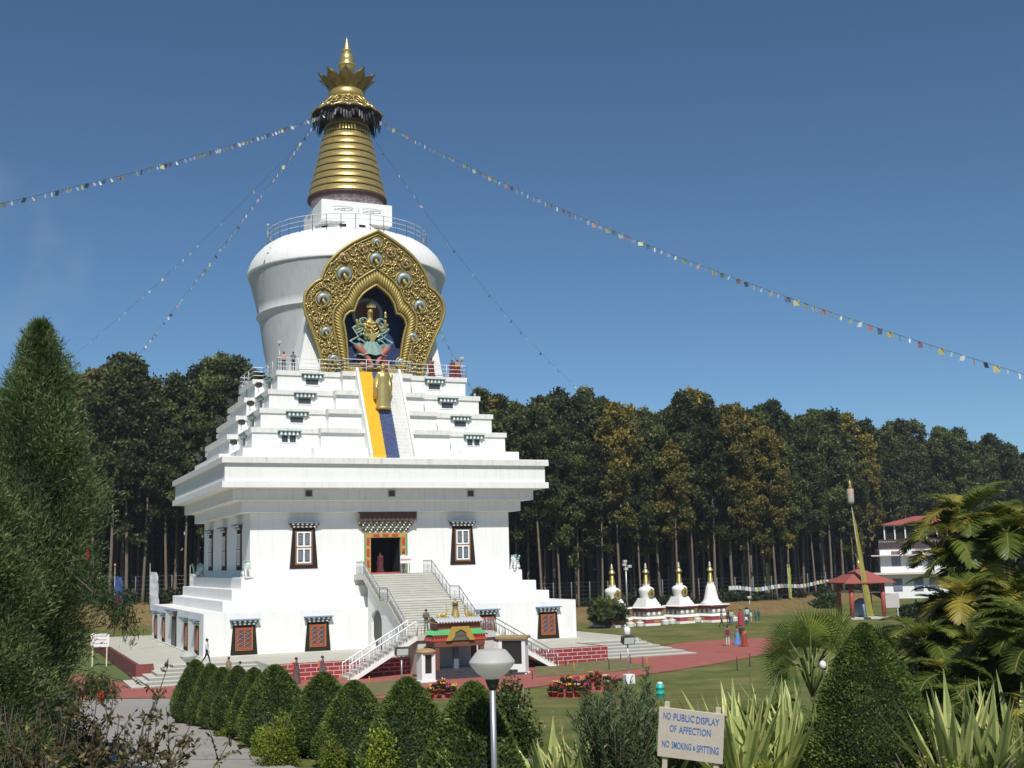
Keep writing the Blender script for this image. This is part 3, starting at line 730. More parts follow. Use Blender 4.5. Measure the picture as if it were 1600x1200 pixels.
for _ in range(340):
    i = random.randrange(NO); P = FO[i]+(FI[i]-FO[i])*random.uniform(.08, .68)
    if any((P[0]-x)**2+(P[1]-z)**2 < (rj*.8)**2 for x, z, rj in JP) or P[1] < 22.8: continue
    b.ball(MP(P[0], P[1], .1), random.uniform(.05, .09), 6, 4)
b.build('scrollwork', GOLD, md)
# shrine body behind the arch
for s in (-1, 1):
    b = MB(); b.prism([(s*3.35,22.65),(s*6.5,22.65),(s*5.6,27.6),(s*3.35,31.0)][::s], -7.75, -3.5, 'xz')
    part(b, 'shrine_block', WHITE)
b = MB(); b.box(-3.34, 3.34, -6.75, -6.65, 22.64, 31.2); b.box(-3.34, -3.26, -8.3, -6.75, 22.64, 31.2); b.box(3.26, 3.34, -8.3, -6.75, 22.64, 31.2); b.box(-3.26, 3.26, -8.7, -6.75, 31.1, 31.2)
part(b, 'niche_back', mat('niche_deep_blue', (.012,.03,.11), .8, col2=(.02,.05,.16), scale=1))
b = MB(); b.box(-2.5, 2.5, -8.0, -7.0, 22.64, 23.3); b.box(-2.6, 2.6, -8.1, -7.0, 23.3, 23.42)
for k in range(12): b.tube([(-2.37+.43*k, -8.03, 22.7), (-2.37+.43*k, -8.03, 23.25)], .08, 5)
part(b, 'lotus_throne', GOLDP)

# ------------------------------------------------------------------ skinned figures
def skinmesh(V, E, Rr, root=0, sub=1):
    me = bpy.data.meshes.new('tmp'); me.from_pydata([tuple(v) for v in V], E, [])
    ob = bpy.data.objects.new('tmp', me); COL.objects.link(ob)
    ob.modifiers.new('s', 'SKIN'); 
    lay = me.skin_vertices[0] if me.skin_vertices else None
    for i, r in enumerate(Rr): lay.data[i].radius = (r, r) if not hasattr(r, '__len__') else r
    lay.data[root].use_root = True
    if sub: ss = ob.modifiers.new('u', 'SUBSURF'); ss.levels = sub; ss.render_levels = sub
    bpy.context.view_layer.update()
    dg = bpy.context.evaluated_depsgraph_get(); out = bpy.data.meshes.new_from_object(ob.evaluated_get(dg))
    bpy.data.objects.remove(ob); bpy.data.meshes.remove(me)
    for p in out.polygons: p.use_smooth = True
    return out
SKIN = mat('brown_skin', (.20,.105,.06), .55); HAIR = mat('black_hair', (.012,.01,.01), .5)
CLO = {}
def cloth(c):
    k = tuple(c)
    if k not in CLO: CLO[k] = mat('cloth_%d' % len(CLO), c, .85, col2=tuple(x*.75 for x in c), scale=6)
    return CLO[k]
HUM = {}
def person(loc, label, face, shirt, legs, h=1.68, pose='stand', robe=None, sash=None, bag=None, hat=None, hold=None, group=None, sleeve=True, shoe=(.03,.025,.02)):
    """adult figure, local front = -y.  face: angle of view direction (rotation about z)"""
    k = h/1.7
    st = {'stand': (.0, .0), 'walk': (.26, -.26)}[pose if pose in ('stand', 'walk') else 'stand']
    V = []; E = []; Rr = []
    def v(x, y, z, r, par=None):
        V.append((x*k, y*k, z*k)); Rr.append(r*k if not hasattr(r, '__len__') else (r[0]*k, r[1]*k)); i = len(V)-1
        if par is not None: E.append((par, i))
        return i
    pel = v(0, 0, .93, (.15,.12)); wai = v(0, -.01, 1.08, (.14,.11), pel); che = v(0, -.01, 1.28, (.17,.12), wai)
    nb = v(0, .0, 1.43, (.09,.07), che); nk = v(0, -.01, 1.49, .055, nb); hd = v(0, -.015, 1.57, (.072,.085), nk); ht = v(0, -.005, 1.66, (.07,.08), hd)
    for s, ph in ((-1, st[0]), (1, st[1])):
        hp = v(s*.09, 0, .88, .095, pel); kn = v(s*.1, -ph*.55-.02, .49, .062, hp); an = v(s*.1, -ph+(.12 if ph < 0 else 0), .09 if ph >= 0 else .13, .042, kn)
        v(s*.105, -ph-.1+(.12 if ph < 0 else 0), .035, .038, an)
        sh = v(s*.17, 0, 1.39, .062, che)
        if pose == 'lean' or hold:
            el = v(s*.24, -.06, 1.14, .045, sh); wr = v(s*.13, -.28, 1.10, .03, el); ha = v(s*.09, -.35, 1.11, .032, wr)
            fd = (-s*.2, -1, -.1)
        elif pose == 'pray':
            el = v(s*.23, -.10, 1.16, .045, sh); wr = v(s*.05, -.27, 1.36, .03, el); ha = v(s*.03, -.30, 1.44, .03, wr); fd = (0, -.1, 1)
        elif pose == 'cross':
            el = v(s*.24, -.03, 1.14, .045, sh); wr = v(-s*.02, -.2, 1.18+.03*s, .03, el); ha = v(-s*.1, -.19, 1.2+.03*s, .03, wr); fd = (-s, 0, .1)
        else:
            sw = -ph*.6
            el = v(s*.235, sw*.4+.02, 1.12, .043, sh); wr = v(s*.245, sw-.05, .88, .029, el); ha = v(s*.24, sw-.07, .80, .032, wr); fd = (0, -.15, -1)
        # fingers and thumb on the palm
        hp_ = np.array(V[ha])/k; fd = np.array(fd, float); fd /= np.linalg.norm(fd); sd = np.cross(fd, (s*1., .2, 0.1)); sd /= np.linalg.norm(sd)+1e-6
        FING.append((hp_, fd, sd, s)) if False else None
        person._f.append((hp_*k, fd, sd, s, k))
    me = skinmesh(V, E, Rr, pel)
    body_mats = [SKIN, cloth(shirt), cloth(legs), cloth(shoe)]
    for m in body_mats: me.materials.append(m)
    for p in me.polygons:
        c = p.center/k; z = c.z; ax = abs(c.x)
        if z < .075: mi = 3
        elif z < .96 and ax < .21: mi = 2
        elif z > 1.455 and ax < .13: mi = 0
        else:
            hand = (ax > .19 and z < .90) or (pose in ('lean', 'cross') or hold) and c.y < -.17 or (pose == 'pray' and c.y < -.22)
            if not sleeve: hand = hand or (ax > .20 and z < 1.2)
            mi = 0 if hand else 1
        p.material_index = mi
    # fingers joined into the same body mesh
    fb = MB()
    for hp_, fd, sd, s, kk in person._f:
        for j in range(4):
            o = (j-1.5)*.017*kk; L = (.062,.07,.066,.05)[j]*kk
            a = hp_+sd*o+fd*.02*kk; bnd = a+fd*L*.6; c = bnd+fd*L*.3+np.cross(fd, sd)*.02*kk
            fb.tube([a, bnd, c], [.0085*kk, .008*kk, .006*kk], 4)
        a = hp_-sd*.03*kk; fb.tube([a, a-sd*.022*kk+fd*.02*kk, a-sd*.02*kk+fd*.05*kk], [.01*kk, .009*kk, .007*kk], 4)
    person._f.clear()
    # nose, ears
    fb.add([(0,-.118*k,1.585*k),(-.014*k,-.09*k,1.575*k),(.014*k,-.09*k,1.575*k),(0,-.09*k,1.625*k)], [(0,1,2),(0,2,3),(0,3,1)])
    for s in (-1, 1): fb.ball((s*.078*k, 0, 1.59*k), .018*k, 5, 4, sc=(.5,1,1.4))
    n0 = len(me.vertices)
    vs = [v_.co[:] for v_ in me.vertices]+fb.v; fs = [tuple(p.vertices) for p in me.polygons]+[tuple(i+n0 for i in f) for f in fb.f]
    mi = [p.material_index for p in me.polygons]+[0]*len(fb.f)
    m2 = bpy.data.meshes.new('body'); m2.from_pydata(vs, [], fs)
    for m in body_mats: m2.materials.append(m)
    m2.polygons.foreach_set('material_index', mi); m2.polygons.foreach_set('use_smooth', [True]*len(fs)); m2.update()
    root = thing('person', label, 'person', loc, face, group)
    link('body', m2, root)
    hb = MB(); hc = (0, .012*k, 1.605*k)
    hb.lathe([(.001,.105*k),(.045*k,.098*k),(.078*k,.065*k),(.09*k,.02*k),(.086*k,-.02*k),(.07*k,-.05*k)][::-1], hc, 12, 0, True, 1, 1.12)
    if robe is None or hat != 'monk':
        hb.build('hair', HAIR if hat != 'monk' else mat('cropped_hair', (.03,.022,.02), .8), root)
        eb = MB()
        for s in (-1, 1): eb.ball((s*.03*k, -.092*k, 1.602*k), .009*k, 5, 4)
        eb.build('eyes', HAIR, root)
    if robe:
        G = []; rb = cloth(robe)
        zs = [.06,.2,.5,.8,1.0,1.14]; rs = [.32,.30,.26,.24,.215,.19]
        for i in range(25):
            a = 2*PI*i/24; fo = 1+.07*math.sin(a*7)
            G.append([((r*(1.0+.1*(j == 0)))*fo*math.cos(a)*k, r*.86*fo*math.sin(a)*k, z*k) for j, (z, r) in enumerate(zip(zs, rs))])
        rbm = MB(); rbm.grid(G); o = rbm.build('robe', rb, root)
    if sash:
        G = []
        for i in range(17):
            t = i/16; a = -PI*.1+2*PI*t
            r = .26+.012*math.sin(a*5); zc = 1.22+.16*math.cos(a)
            G.append([(r*math.cos(a)*k, (.165*math.sin(a)-.01)*k, (zc-.13)*k), (r*1.04*math.cos(a)*k, (.175*math.sin(a)-.01)*k, zc*k), (r*.8*math.cos(a)*k, (.13*math.sin(a)-.01)*k, (zc+.12)*k)])
        sb = MB(); sb.grid(G); sb.build('shawl', cloth(sash), root)
    if bag:
        bb = MB(); bb.bbox(-.14*k, .14*k, .12*k, .27*k, .98*k, 1.40*k, .05); bb.box(-.1*k, .1*k, .27*k, .31*k, 1.02*k, 1.22*k)
        tb = bb.build('backpack', cloth(bag), None); tb.parent = root
        for s in (-1, 1): bb.tube([(s*.1*k, .12*k, 1.38*k), (s*.12*k, -.08*k, 1.40*k), (s*.12*k, -.15*k, 1.2*k), (s*.13*k, .1*k, 1.02*k)], .018*k, 4)
    return root
person._f = []
FING = []
# seated deity inside the niche
def deity():
    root = thing('seated_deity', 'painted seated deity with pale round halo inside the blue niche of the gilded arch', 'statue', (-.2, -7.75, 23.75), 0, None, 1.27)
    V = [(0,0,.9),(0,0,1.6),(0,-.05,2.3),(0,0,2.85),(0,-.05,3.1),(0,-.1,3.45),(0,-.05,3.75)]; E = [(i, i+1) for i in range(6)]
    Rr = [(.55,.4),(.42,.35),(.58,.38),(.3,.25),.17,(.27,.28),(.2,.22)]
    for s in (-1, 1):
        o = len(V)
        V += [(s*.45,0,.85),(s*1.15,-.75,1.05),(s*.45,-.8,.25),(s*.15,-1.0,-.35),(s*.1,-1.25,-.42)]; Rr += [.33,.27,.2,.14,.13]
        E += [(0,o),(o,o+1),(o+1,o+2),(o+2,o+3),(o+3,o+4)]
        o = len(V)
        V += [(s*.58,0,2.7),(s*1.0,-.15,1.95),(s*.95,-.5,2.55),(s*.92,-.55,2.95)] if s > 0 else [(-.58,0,2.7),(-1.0,-.15,1.95),(-1.0,-.5,2.5),(-1.1,-.55,2.85)]
        Rr += [.2,.15,.11,.12]; E += [(2,o),(o,o+1),(o+1,o+2),(o+2,o+3)]
    me = skinmesh(V, E, Rr, 0)
    for m in (GOLDP, mat('salmon_red_cloth', (.42,.13,.09), .6), mat('teal_cloth', (.10,.24,.22), .6), mat('deity_face_gold', (.45,.27,.08), .4, .5)): me.materials.append(m)
    for p in me.polygons:
        c = p.center
        p.material_index = 1 if (c.z < 1.0 and c.y < -.45 and c.z > -.2) else 2 if (c.z < 1.3) else 0
    link('body', me, root)
    b = MB()
    for s in (-1, 1):
        for k in range(7):
            cx, cz = s*(.75+.22*math.sin(k*1.7)), .95+.36*k-.3
            b.tube([(cx+.26*math.cos(a+k), -.35-.05*k*.2, cz+.17*math.sin(a)) for a in np.linspace(0, 4.6, 9)], .06, 5)
        b.tube([(s*.5, -.2, 2.9), (s*1.25, -.25, 2.3), (s*.9, -.3, 1.7), (s*1.5, -.35, 1.35), (s*1.1, -.4, 1.05)], [.06,.1,.07,.1,.05], 5)
    b.build('scarf', mat('green_blue_scarf', (.16,.33,.30), .5, col2=(.3,.42,.36), scale=4), root)
    b = MB()
    G = [[((.35+.75*t)*math.cos(a)*1.1, -.3-(.3+.55*t)*abs(math.sin(a))*1.0, 1.35-1.0*t+.05*math.sin(a*9)) for t in np.linspace(0, 1, 6)] for a in np.linspace(PI, 2*PI, 25)]
    b.grid(G); b.build('skirt', mat('deity_teal_skirt', (.12,.25,.24), .6, col2=(.24,.33,.28), scale=5), root)
    b = MB()
    for k in range(5): b.tube([(w*math.cos(a), -.34-.03*k, 2.75-.2*k+.5*w*-abs(math.sin(a))) for w in (.22+.1*k,) for a in np.linspace(PI, 2*PI, 9)], .05, 5)
    for k in range(9): b.ball((.1*math.sin(k*2), -.5, 2.3-.11*k), .09, 6, 4)
    b.prism([(-.35,1.75),(0,1.25),(.35,1.75),(0,2.0)], -.62, -.5, 'xz')
    b.lathe([(.28,3.72),(.31,3.8),(.2,3.95),(.22,4.05),(.1,4.2),(.02,4.45)], (0,-.05,0), 14)
    for k in range(5): b.prism([((k-2)*.13-.07,3.75),((k-2)*.13+.07,3.75),((k-2)*.14,4.02+.1*(2-abs(k-2)))], -.36, -.32, 'xz')
    b.lathe([(.1,0),(.13,.1),(.05,.2),(.12,.28),(.02,.5)], (.93,-.6,3.0), 10)
    b.build('crown_and_jewels', GOLD, root)
    b = MB()
    for s in (-1, 1): b.box(s*.11-.05, s*.11+.05, -.39, -.36, 3.5, 3.53)
    b.box(-.06, .06, -.395, -.36, 3.3, 3.33); b.build('eyes', HAIR, root)
    b = MB(); b.add([(0,-.44,3.38),(-.05,-.35,3.36),(.05,-.35,3.36),(0,-.36,3.52)], [(0,1,2),(0,2,3),(0,3,1)]); b.build('nose', GOLDP, root)
    b = MB(); c = (0, 3.5)
    b2 = MB(); b2.prism([(.86*math.cos(a), 3.5+.86*math.sin(a)) for a in np.linspace(0, 2*PI, 33)[:-1]], .55, .62, 'xz'); hl = b2.build('halo', mat('halo_red', (.27,.06,.035), .6), root)
    b = MB(); b.tube([(1.0*math.cos(a), .6, 3.5+1.0*math.sin(a)) for a in np.linspace(0, 2*PI, 33)], [.15]*33, 6); b.build('halo_rim', mat('halo_pale_blue', (.30,.40,.52), .5), hl)
    b = MB()
    for s in (-1, 1):
        b.ball((s*.35, -1.2, -.55), .28, 8, 5, sc=(1,1,.5)); b.ball((s*.8, -.9, -.3), .25, 8, 5, sc=(1,1,.6))
    b.build('lotus_footrest', mat('pink_lotus', (.5,.28,.2), .6), root)
deity()

# standing golden statue on the upper stairs
def buddha():
    root = thing('golden_statue', 'standing golden robed statue in front of the blue strip of the upper stairs', 'statue', (-.16, -11.3, 19.28))
    k = 3.75/1.78
    V = [(0,0,.93),(0,0,1.1),(0,-.01,1.3),(0,0,1.45),(0,-.01,1.51),(0,-.02,1.6),(0,-.01,1.69)]; E = [(i, i+1) for i in range(6)]
    Rr = [(.17,.13),(.17,.13),(.2,.14),(.11,.08),.07,(.085,.095),(.08,.09)]
    for s in (-1, 1):
        o = len(V); V += [(s*.09,0,.85),(s*.1,-.01,.48),(s*.1,0,.1),(s*.11,-.12,.04)]; Rr += [.12,.08,.055,.05]; E += [(0,o),(o,o+1),(o+1,o+2),(o+2,o+3)]
        o = len(V); V += [(s*.2,0,1.4),(s*.29,.0,1.13),(s*.30,-.06 if s < 0 else -.2,.88 if s < 0 else 1.16),(s*.29,-.09 if s < 0 else -.27,.79 if s < 0 else 1.24)]; Rr += [.075,.06,.042,.045]; E += [(2,o),(o,o+1),(o+1,o+2),(o+2,o+3)]
    V = [tuple(np.array(q)*k) for q in V]; Rr = [(r[0]*k, r[1]*k) if hasattr(r, '__len__') else r*k for r in Rr]
    me = skinmesh(V, E, Rr, 0, 2); me.materials.append(GOLD); link('body', me, root)
    b = MB(); G = []
    zs = np.linspace(.08, 1.44, 24)
    for i in range(49):
        a = 2*PI*i/48; row = []
        for z in zs:
            r = np.interp(z, [.08,.3,.8,1.0,1.25,1.38,1.44], [.245,.235,.225,.215,.24,.2,.11])
            fr = max(0, -math.sin(a)); f = 1+.035*math.sin((z*1.0+.16*abs(math.cos(a))*-1.5)*46)*fr+.02*math.sin(a*11)
            row.append((r*1.12*math.cos(a)*f*k, (r*.72*math.sin(a)*f-.01)*k, z*k))
        G.append(row)
    b.grid(G)
    for s in (-1, 1):                                   # hanging sleeves
        for j in range(6): b.tube([(s*(.25+.02*j)*k, (-.05+.02*j)*k, 1.2*k), (s*(.28+.015*j)*k, (-.06+.02*j)*k, .8*k), (s*(.27+.012*j)*k, (-.05+.03*j)*k, .38*k)], [.03*k,.045*k,.02*k], 6)
    b.build('robe', GOLD, root)
    b = MB(); b.lathe([(.06,.15),(.09,.12),(.104,.06),(.1,.0)][::-1], (0,.0,1.62*k*1.0), 14)
    b = MB(); b.lathe([(.1*k,-.02*k),(.104*k,.04*k),(.09*k,.09*k),(.05*k,.115*k),(.045*k,.14*k),(.02*k,.17*k),(.001,.175*k)], (0,.005*k,1.65*k), 16); b.build('hair_knot', GOLDP, root)
    b = MB(); b.add([(0,-.135*k,1.585*k),(-.02*k,-.1*k,1.575*k),(.02*k,-.1*k,1.575*k),(0,-.1*k,1.65*k)], [(0,1,2),(0,2,3),(0,3,1)])
    for s in (-1, 1): b.ball((s*.095*k, 0, 1.59*k), .025*k, 6, 5, sc=(.5,.8,2.2)); b.box(s*.04*k-.018*k, s*.04*k+.018*k, -.125*k, -.1*k, 1.617*k, 1.624*k)
    for s in (-1, 1):
        hp_ = np.array(V[-1 if s > 0 else -5]) if s > 0 else np.array(V[14])
    b.build('face', GOLD, root)
    b = MB(); b.lathe([(.28*k,-.06*k),(.3*k,0),(.27*k,.05*k),(.25*k,.08*k)], (0,-.02*k,0), 20, sx=1.05, sy=.8); b.build('lotus_base', GOLDP, root)
    hb = MB()
    for hp_ in ([V[14], (-.02,-.1,-1)], [V[-1], (0,-.1,1)]):
        p0 = np.array(hp_[0]); fd = np.array(hp_[1]); 
        for j in range(4): hb.tube([p0+np.array([0,(j-1.5)*.04*1.0,0]), p0+np.array([0,(j-1.5)*.05,0])+fd*.14, p0+np.array([.02,(j-1.5)*.05,0])+fd*(.22+.02*(j in (1,2)))], [.03,.026,.018], 5)
        hb.tube([p0+np.array([0,-.08,0]), p0+np.array([0,-.15,0])+fd*.08], [.03,.02], 5)
    hb.build('fingers', GOLD, root)
buddha()

# snow lions at the plinth corners
def lion(loc, rz, label):
    root = thing('snow_lion', label, 'statue', loc, rz, 'snow lion statues on the plinth corners')
    V = [(0,.35,.35),(0,.1,.55),(0,-.15,.78),(0,-.3,1.0),(0,-.48,1.02)]; E = [(0,1),(1,2),(2,3),(3,4)]; Rr = [.24,.22,.24,.22,.14]
    for s in (-1, 1):
        o = len(V); V += [(s*.17,-.2,.6),(s*.18,-.3,.25),(s*.18,-.42,.07)]; Rr += [.1,.075,.08]; E += [(2,o),(o,o+1),(o+1,o+2)]
        o = len(V); V += [(s*.24,.3,.25),(s*.27,-.02,.3),(s*.27,.1,.1),(s*.27,-.12,.06)]; Rr += [.16,.11,.07,.07]; E += [(0,o),(o,o+1),(o+1,o+2),(o+2,o+3)]
    me = skinmesh(V, E, Rr, 0); me.materials.append(mat('lion_white_paint', (.72,.74,.70), .5)); link('body', me, root)
    b = MB()
    for i in range(22):
        a = random.uniform(.2, PI-.2); z = random.uniform(.75, 1.25); b.ball((.2*math.cos(a), -.2+.2*math.sin(a), z), .07, 6, 4)
    for i in range(5): b.ball((.05*math.sin(i*2), .58+.05*i, .35+.2*i), .11, 6, 4)
    b.build('mane_and_tail', mat('lion_turquoise', (.30,.52,.43), .5), root)
    b = MB(); b.bbox(-.35, .35, -.6, .6, -.02, .05); b.build('pedestal', WHITE, root)
    for s in (-1, 1):
        e = MB(); e.ball((s*.09, -.56, 1.1), .03, 6, 4); e.build('eye', HAIR, root)
lion((-11.35, -11.4, 5.70), .1, 'white snow lion with turquoise mane on the near left corner of the plinth')
lion((11.4, -11.4, 5.70), -.9, 'white snow lion sitting on the right corner of the plinth')
lion((-11.4, 11.2, 5.70), 1.9, 'small turquoise maned snow lion on the far left corner of the plinth')

# floodlights on the left side of the terraces
def flood(loc, rz, label, s=1.0):
    root = thing('floodlight', label, 'floodlight', loc, rz, 'floodlights on the terraces')
    b = MB(); b.tube([(0,0,0),(0,0,.38)], .025, 6); b.tube([(-.2,0,.62),(-.2,0,.4),(.2,0,.4),(.2,0,.62)], .018, 5); b.build('bracket', DMETAL, root)
    b = MB(); b.prism([(-.2,.45),(-.28,.78),(.06,.86),(.16,.55)], -.24, .24, 'yz'); b.build('housing', DMETAL, root)
    b = MB(); b.add([(-.21,-.215,.47),(.21,-.215,.47),(.21,-.285,.76),(-.21,-.285,.76)], [(0,1,2,3)]); b.build('lens', mat('lamp_glass', (.6,.62,.6), .15), root)
lv = ['lowest', 'second', 'third', 'fourth']
for i, (w_, c, z0, z1) in enumerate(TIERS[:4]):
    flood((-w_-.35, -w_+2.2, z1), 2.2, 'small dark floodlight on the %s terrace near its front left corner' % lv[i])
    flood((-w_-.8, c-.6 if i else 4.8, z1), 2.2, 'small dark floodlight on the %s terrace towards the back left' % lv[i])
OPAL = mat('opal_plastic', (.86,.85,.82), .4)
_n = OPAL.node_tree.nodes; _t = _n.new('ShaderNodeBsdfTranslucent'); _t.inputs[0].default_value = (.92,.91,.88,1); _m = _n.new('ShaderNodeMixShader'); _m.inputs[0].default_value = .7
OPAL.node_tree.links.new(_n['Principled BSDF'].outputs[0], _m.inputs[1]); OPAL.node_tree.links.new(_t.outputs[0], _m.inputs[2]); OPAL.node_tree.links.new(_m.outputs[0], _n['Material Output'].inputs['Surface'])
def globe_lamp(loc, h, r, label, base=True, rz=0):
    root = thing('lamp_post', label, 'lamp', loc, rz)
    b = MB(); b.tube([(0,0,-.3),(0,0,h-r*.55)], .034*max(.5, r/.26), 10); b.build('pole', METAL, root)
    b = MB(); b.lathe([(.035*r/.26,-1.15*r),(.06*r/.26,-.95*r),(.08*r/.26,-.74*r),(.29*r,-.64*r)], (0,0,h), 20); b.build('collar', DMETAL, root)
    b = MB(); b.lathe([(.27*r,-.68*r),(.40*r,-.62*r),(.66*r,-.42*r),(.90*r,-.14*r),(.99*r,0),(1.0*r,.02*r),(.99*r,.05*r)], (0,0,h), 40)
    b.build('lower_bowl', OPAL, root)
    b = MB(); b.lathe([(1.005*r,.04*r),(.98*r,.09*r),(.84*r,.28*r),(.66*r,.50*r),(.58*r,.56*r),(.3*r,.585*r),(.001,.59*r)], (0,0,h), 40)
    b.build('upper_bowl', OPAL, root)
    return root
globe_lamp((-8.2, -8.25, 22.63), 2.35, .22, 'thin white globe lamp on the left corner of the top terrace, by two visitors')
globe_lamp((8.15, -8.2, 22.63), 1.75, .24, 'globe lamp above the monks at the right corner of the top terrace')
globe_lamp((-9.2, .5, 22.63-1.76), 1.9, .22, 'globe lamp at the left side of the terraces against the trees')
globe_lamp((-7.45, .3, 35.6), 2.0, .14, 'tiny globe lamp on the left of the dome railing')
x, y, z = gd(775, 13.25); globe_lamp((x, y, z), 1.965, .253, 'large white bowl lamp on a steel pole in the near foreground')
x, y, z = gd(293, 35.5); globe_lamp((x, y, z), 1.84, .25, 'white bowl lamp beyond the far end of the cone hedge by the plaza steps')
x, y, z = gp(1172, 957); globe_lamp((x, y, z), 1.9, .3, 'small white globe lamp on the bare bank at the forest edge')
# ------------------------------------------------------------------ people
FV = math.atan2(-FH[0], FH[1])          # rotation for "back to the camera"
def at0(px, py, z): P = onz(px, py, z); return (P[0], P[1], z)
MAR = (.16,.025,.03); ROB = (.20,.03,.035)
R90 = PI/2
# rotation: local front -y.  face right in the picture => front points to +RH
def turn(a): return -YAW+a               # 0: front towards the camera; +90: facing right
person(at0(323,1038,0), 'man in white shirt and dark trousers striding right by the building corner', turn(R90), (.62,.68,.72), (.03,.03,.04), 1.72, 'walk')
person(at0(357,1066,-1.09), 'man in a tan shirt standing behind the far end of the cone hedge', turn(-.6), (.28,.22,.12), (.12,.11,.1), 1.66)
person(at0(375,1070,-1.09), 'person in a pale blue and white shawl half hidden behind the cone hedge', turn(2.2), (.45,.55,.7), (.2,.3,.5), 1.5, sash=(.65,.7,.78))
person(at0(463,1069,-1.09), 'robed visitor with red backpack walking before the red block wall', turn(R90), (.13,.09,.09), (.1,.06,.06), 1.7, robe=(.14,.09,.09), bag=(.6,.06,.04))
person(at0(504,1066,-1.09), 'visitor in a dark grey robe with orange backpack near the left steps', turn(R90), (.13,.10,.11), (.1,.07,.08), 1.7, robe=(.15,.12,.13), bag=(.55,.17,.06))
person((-2.0, -26.6, 1.6), 'man in an olive grey coat standing on the landing where the stairs split', turn(.3), (.13,.14,.11), (.1,.13,.11), 1.72, 'cross')
person((-8.05+.25, -8.15, 22.63), 'visitor in a pink shirt leaning on the top terrace railing', turn(.2), (.62,.33,.30), (.05,.05,.06), 1.62, 'lean')
person((-7.0, -8.15, 22.63), 'visitor in a grey shirt on the top terrace beside one in pink', turn(.2), (.16,.16,.2), (.07,.07,.08), 1.66, 'lean')
person((5.3, -8.1, 22.63), 'monk in maroon with hands raised alone at the right of the top terrace', turn(0), (.45,.28,.2), MAR, 1.68, 'pray', robe=ROB, sash=(.35,.12,.08))
person((7.25, -8.1, 22.63), 'monk in plain maroon robes beside an orange shawled monk', turn(0), MAR, MAR, 1.62, 'stand', robe=ROB, sash=MAR)
person((7.85, -7.9, 22.63), 'monk in an orange shawl over maroon at the right corner of the top terrace', turn(.5), (.60,.25,.04), MAR, 1.7, 'lean', robe=ROB, sash=(.62,.26,.05))
person((.75, -8.9, 22.63), 'person in dark red standing on the terrace just behind the golden statue', turn(.1), MAR, MAR, 1.6, 'stand', robe=ROB)
person((-.3, -10.6, 5.72), 'monk in maroon robes standing in the dark doorway', turn(-.3), MAR, MAR, 1.68, 'stand', robe=(.10,.02,.03), sash=(.12,.02,.03))
person((1.2, -12.1, 5.72), 'man in a white shirt behind the notice board at the doorway', turn(.2), (.7,.72,.75), (.25,.3,.38), 1.7, 'cross')
def ppl(px, py, hpx, label, *a, **k):
    P = gp(px, py); D = proj(P)[2]; h = min(1.8, hpx/FPX*D); return person(P, label, *a, h=h, **k)
ppl(1128, 980, 25, 'man in a grey shirt and dark trousers walking nearest the bell shaped stupa', turn(.9), (.22,.21,.22), (.03,.03,.05), pose='walk')
ppl(1139, 977, 24, 'person dressed all in black on the lawn between two walkers', turn(PI), (.02,.02,.02), (.02,.02,.025))
ppl(1143.5, 977, 24, 'person in a pale green top and blue jeans on the lawn', turn(PI), (.45,.52,.36), (.10,.16,.28))
ppl(1157.5, 978, 26, 'woman in a crimson sari in the middle of the lawn group', turn(.4), (.38,.03,.07), (.38,.03,.07), robe=(.42,.03,.08), sash=(.45,.04,.09))
ppl(1168, 974, 25, 'man in a light blue shirt on the lawn', turn(PI), (.42,.62,.68), (.08,.09,.14))
ppl(1166.5, 978, 16, 'child in a white shirt in front of a man in light blue', turn(0), (.7,.75,.8), (.05,.05,.08))
ppl(1174, 972, 17, 'child in white beside a man in light blue on the lawn', turn(1), (.75,.75,.72), (.5,.5,.5))
ppl(1181, 971, 17, 'person in a bright blue top at the right of the lawn group', turn(2), (.06,.20,.38), (.05,.12,.2))
ppl(1186, 970, 18, 'person in dark teal furthest right on the lawn', turn(2.3), (.04,.17,.2), (.03,.1,.12))
ppl(1137.5, 1010, 32, 'visitor with a maroon backpack and white trousers standing near the red path', turn(PI), (.30,.14,.12), (.68,.66,.62), bag=(.17,.03,.035))
ppl(1152.5, 1008, 29, 'person in a tan top and bright blue skirt near the red path', turn(.6), (.25,.18,.11), (.08,.25,.5), robe=(.10,.30,.62))
ppl(1158, 1005, 28, 'person in black behind the woman in rust red', turn(.3), (.025,.025,.03), (.03,.03,.03))
ppl(1163.5, 1011, 29, 'woman in a rust red sari with an orange edge near the red path', turn(-.5), (.34,.07,.03), (.30,.05,.03), robe=(.34,.055,.03), sash=(.5,.14,.04))

# ------------------------------------------------------------------ notice board by the door
def board(name, label, loc, rz, w, h, z0, m, mp, lines, lean=0, pr=.03):
    root = thing(name, label, 'sign', loc, rz)
    b = MB(); b.bbox(-w/2, w/2, -.03, .0, z0, z0+h, .004); bd = b.build('board', m, root)
    for s in (-1, 1):
        b = MB(); b.box(s*w*.38-pr, s*w*.38+pr, .001, .05, -.2, z0+h*1.04); b.build('post', mp, root)
    b = MB()
    for k in range(lines):
        z = z0+h*(1-(k+.8)/(lines+.6)); n = 5
        x = -w*.42
        while x < w*.38:
            L = random.uniform(.05, .14)*w; b.box(x, min(w*.42, x+L), -.034, -.031, z, z+h*.07); x += L+.025*w
    if lines: b.build('faded_writing', mat('faded_red_ink', (.42,.2,.18), .8), bd)
    return root
board('notice_board', 'white notice board with a red band in front of the temple doorway', (1.25, -12.5, 5.7), 0, .9, .62, .78, WPAINT, METAL, 0)
b = MB(); b.box(-.43, .43, -.034, -.031, 1.0, 1.14); b.build('red_band', mat('pale_red_band', (.65,.25,.25), .7), [o for o in COL.objects if o.name.startswith('notice_board')][0])
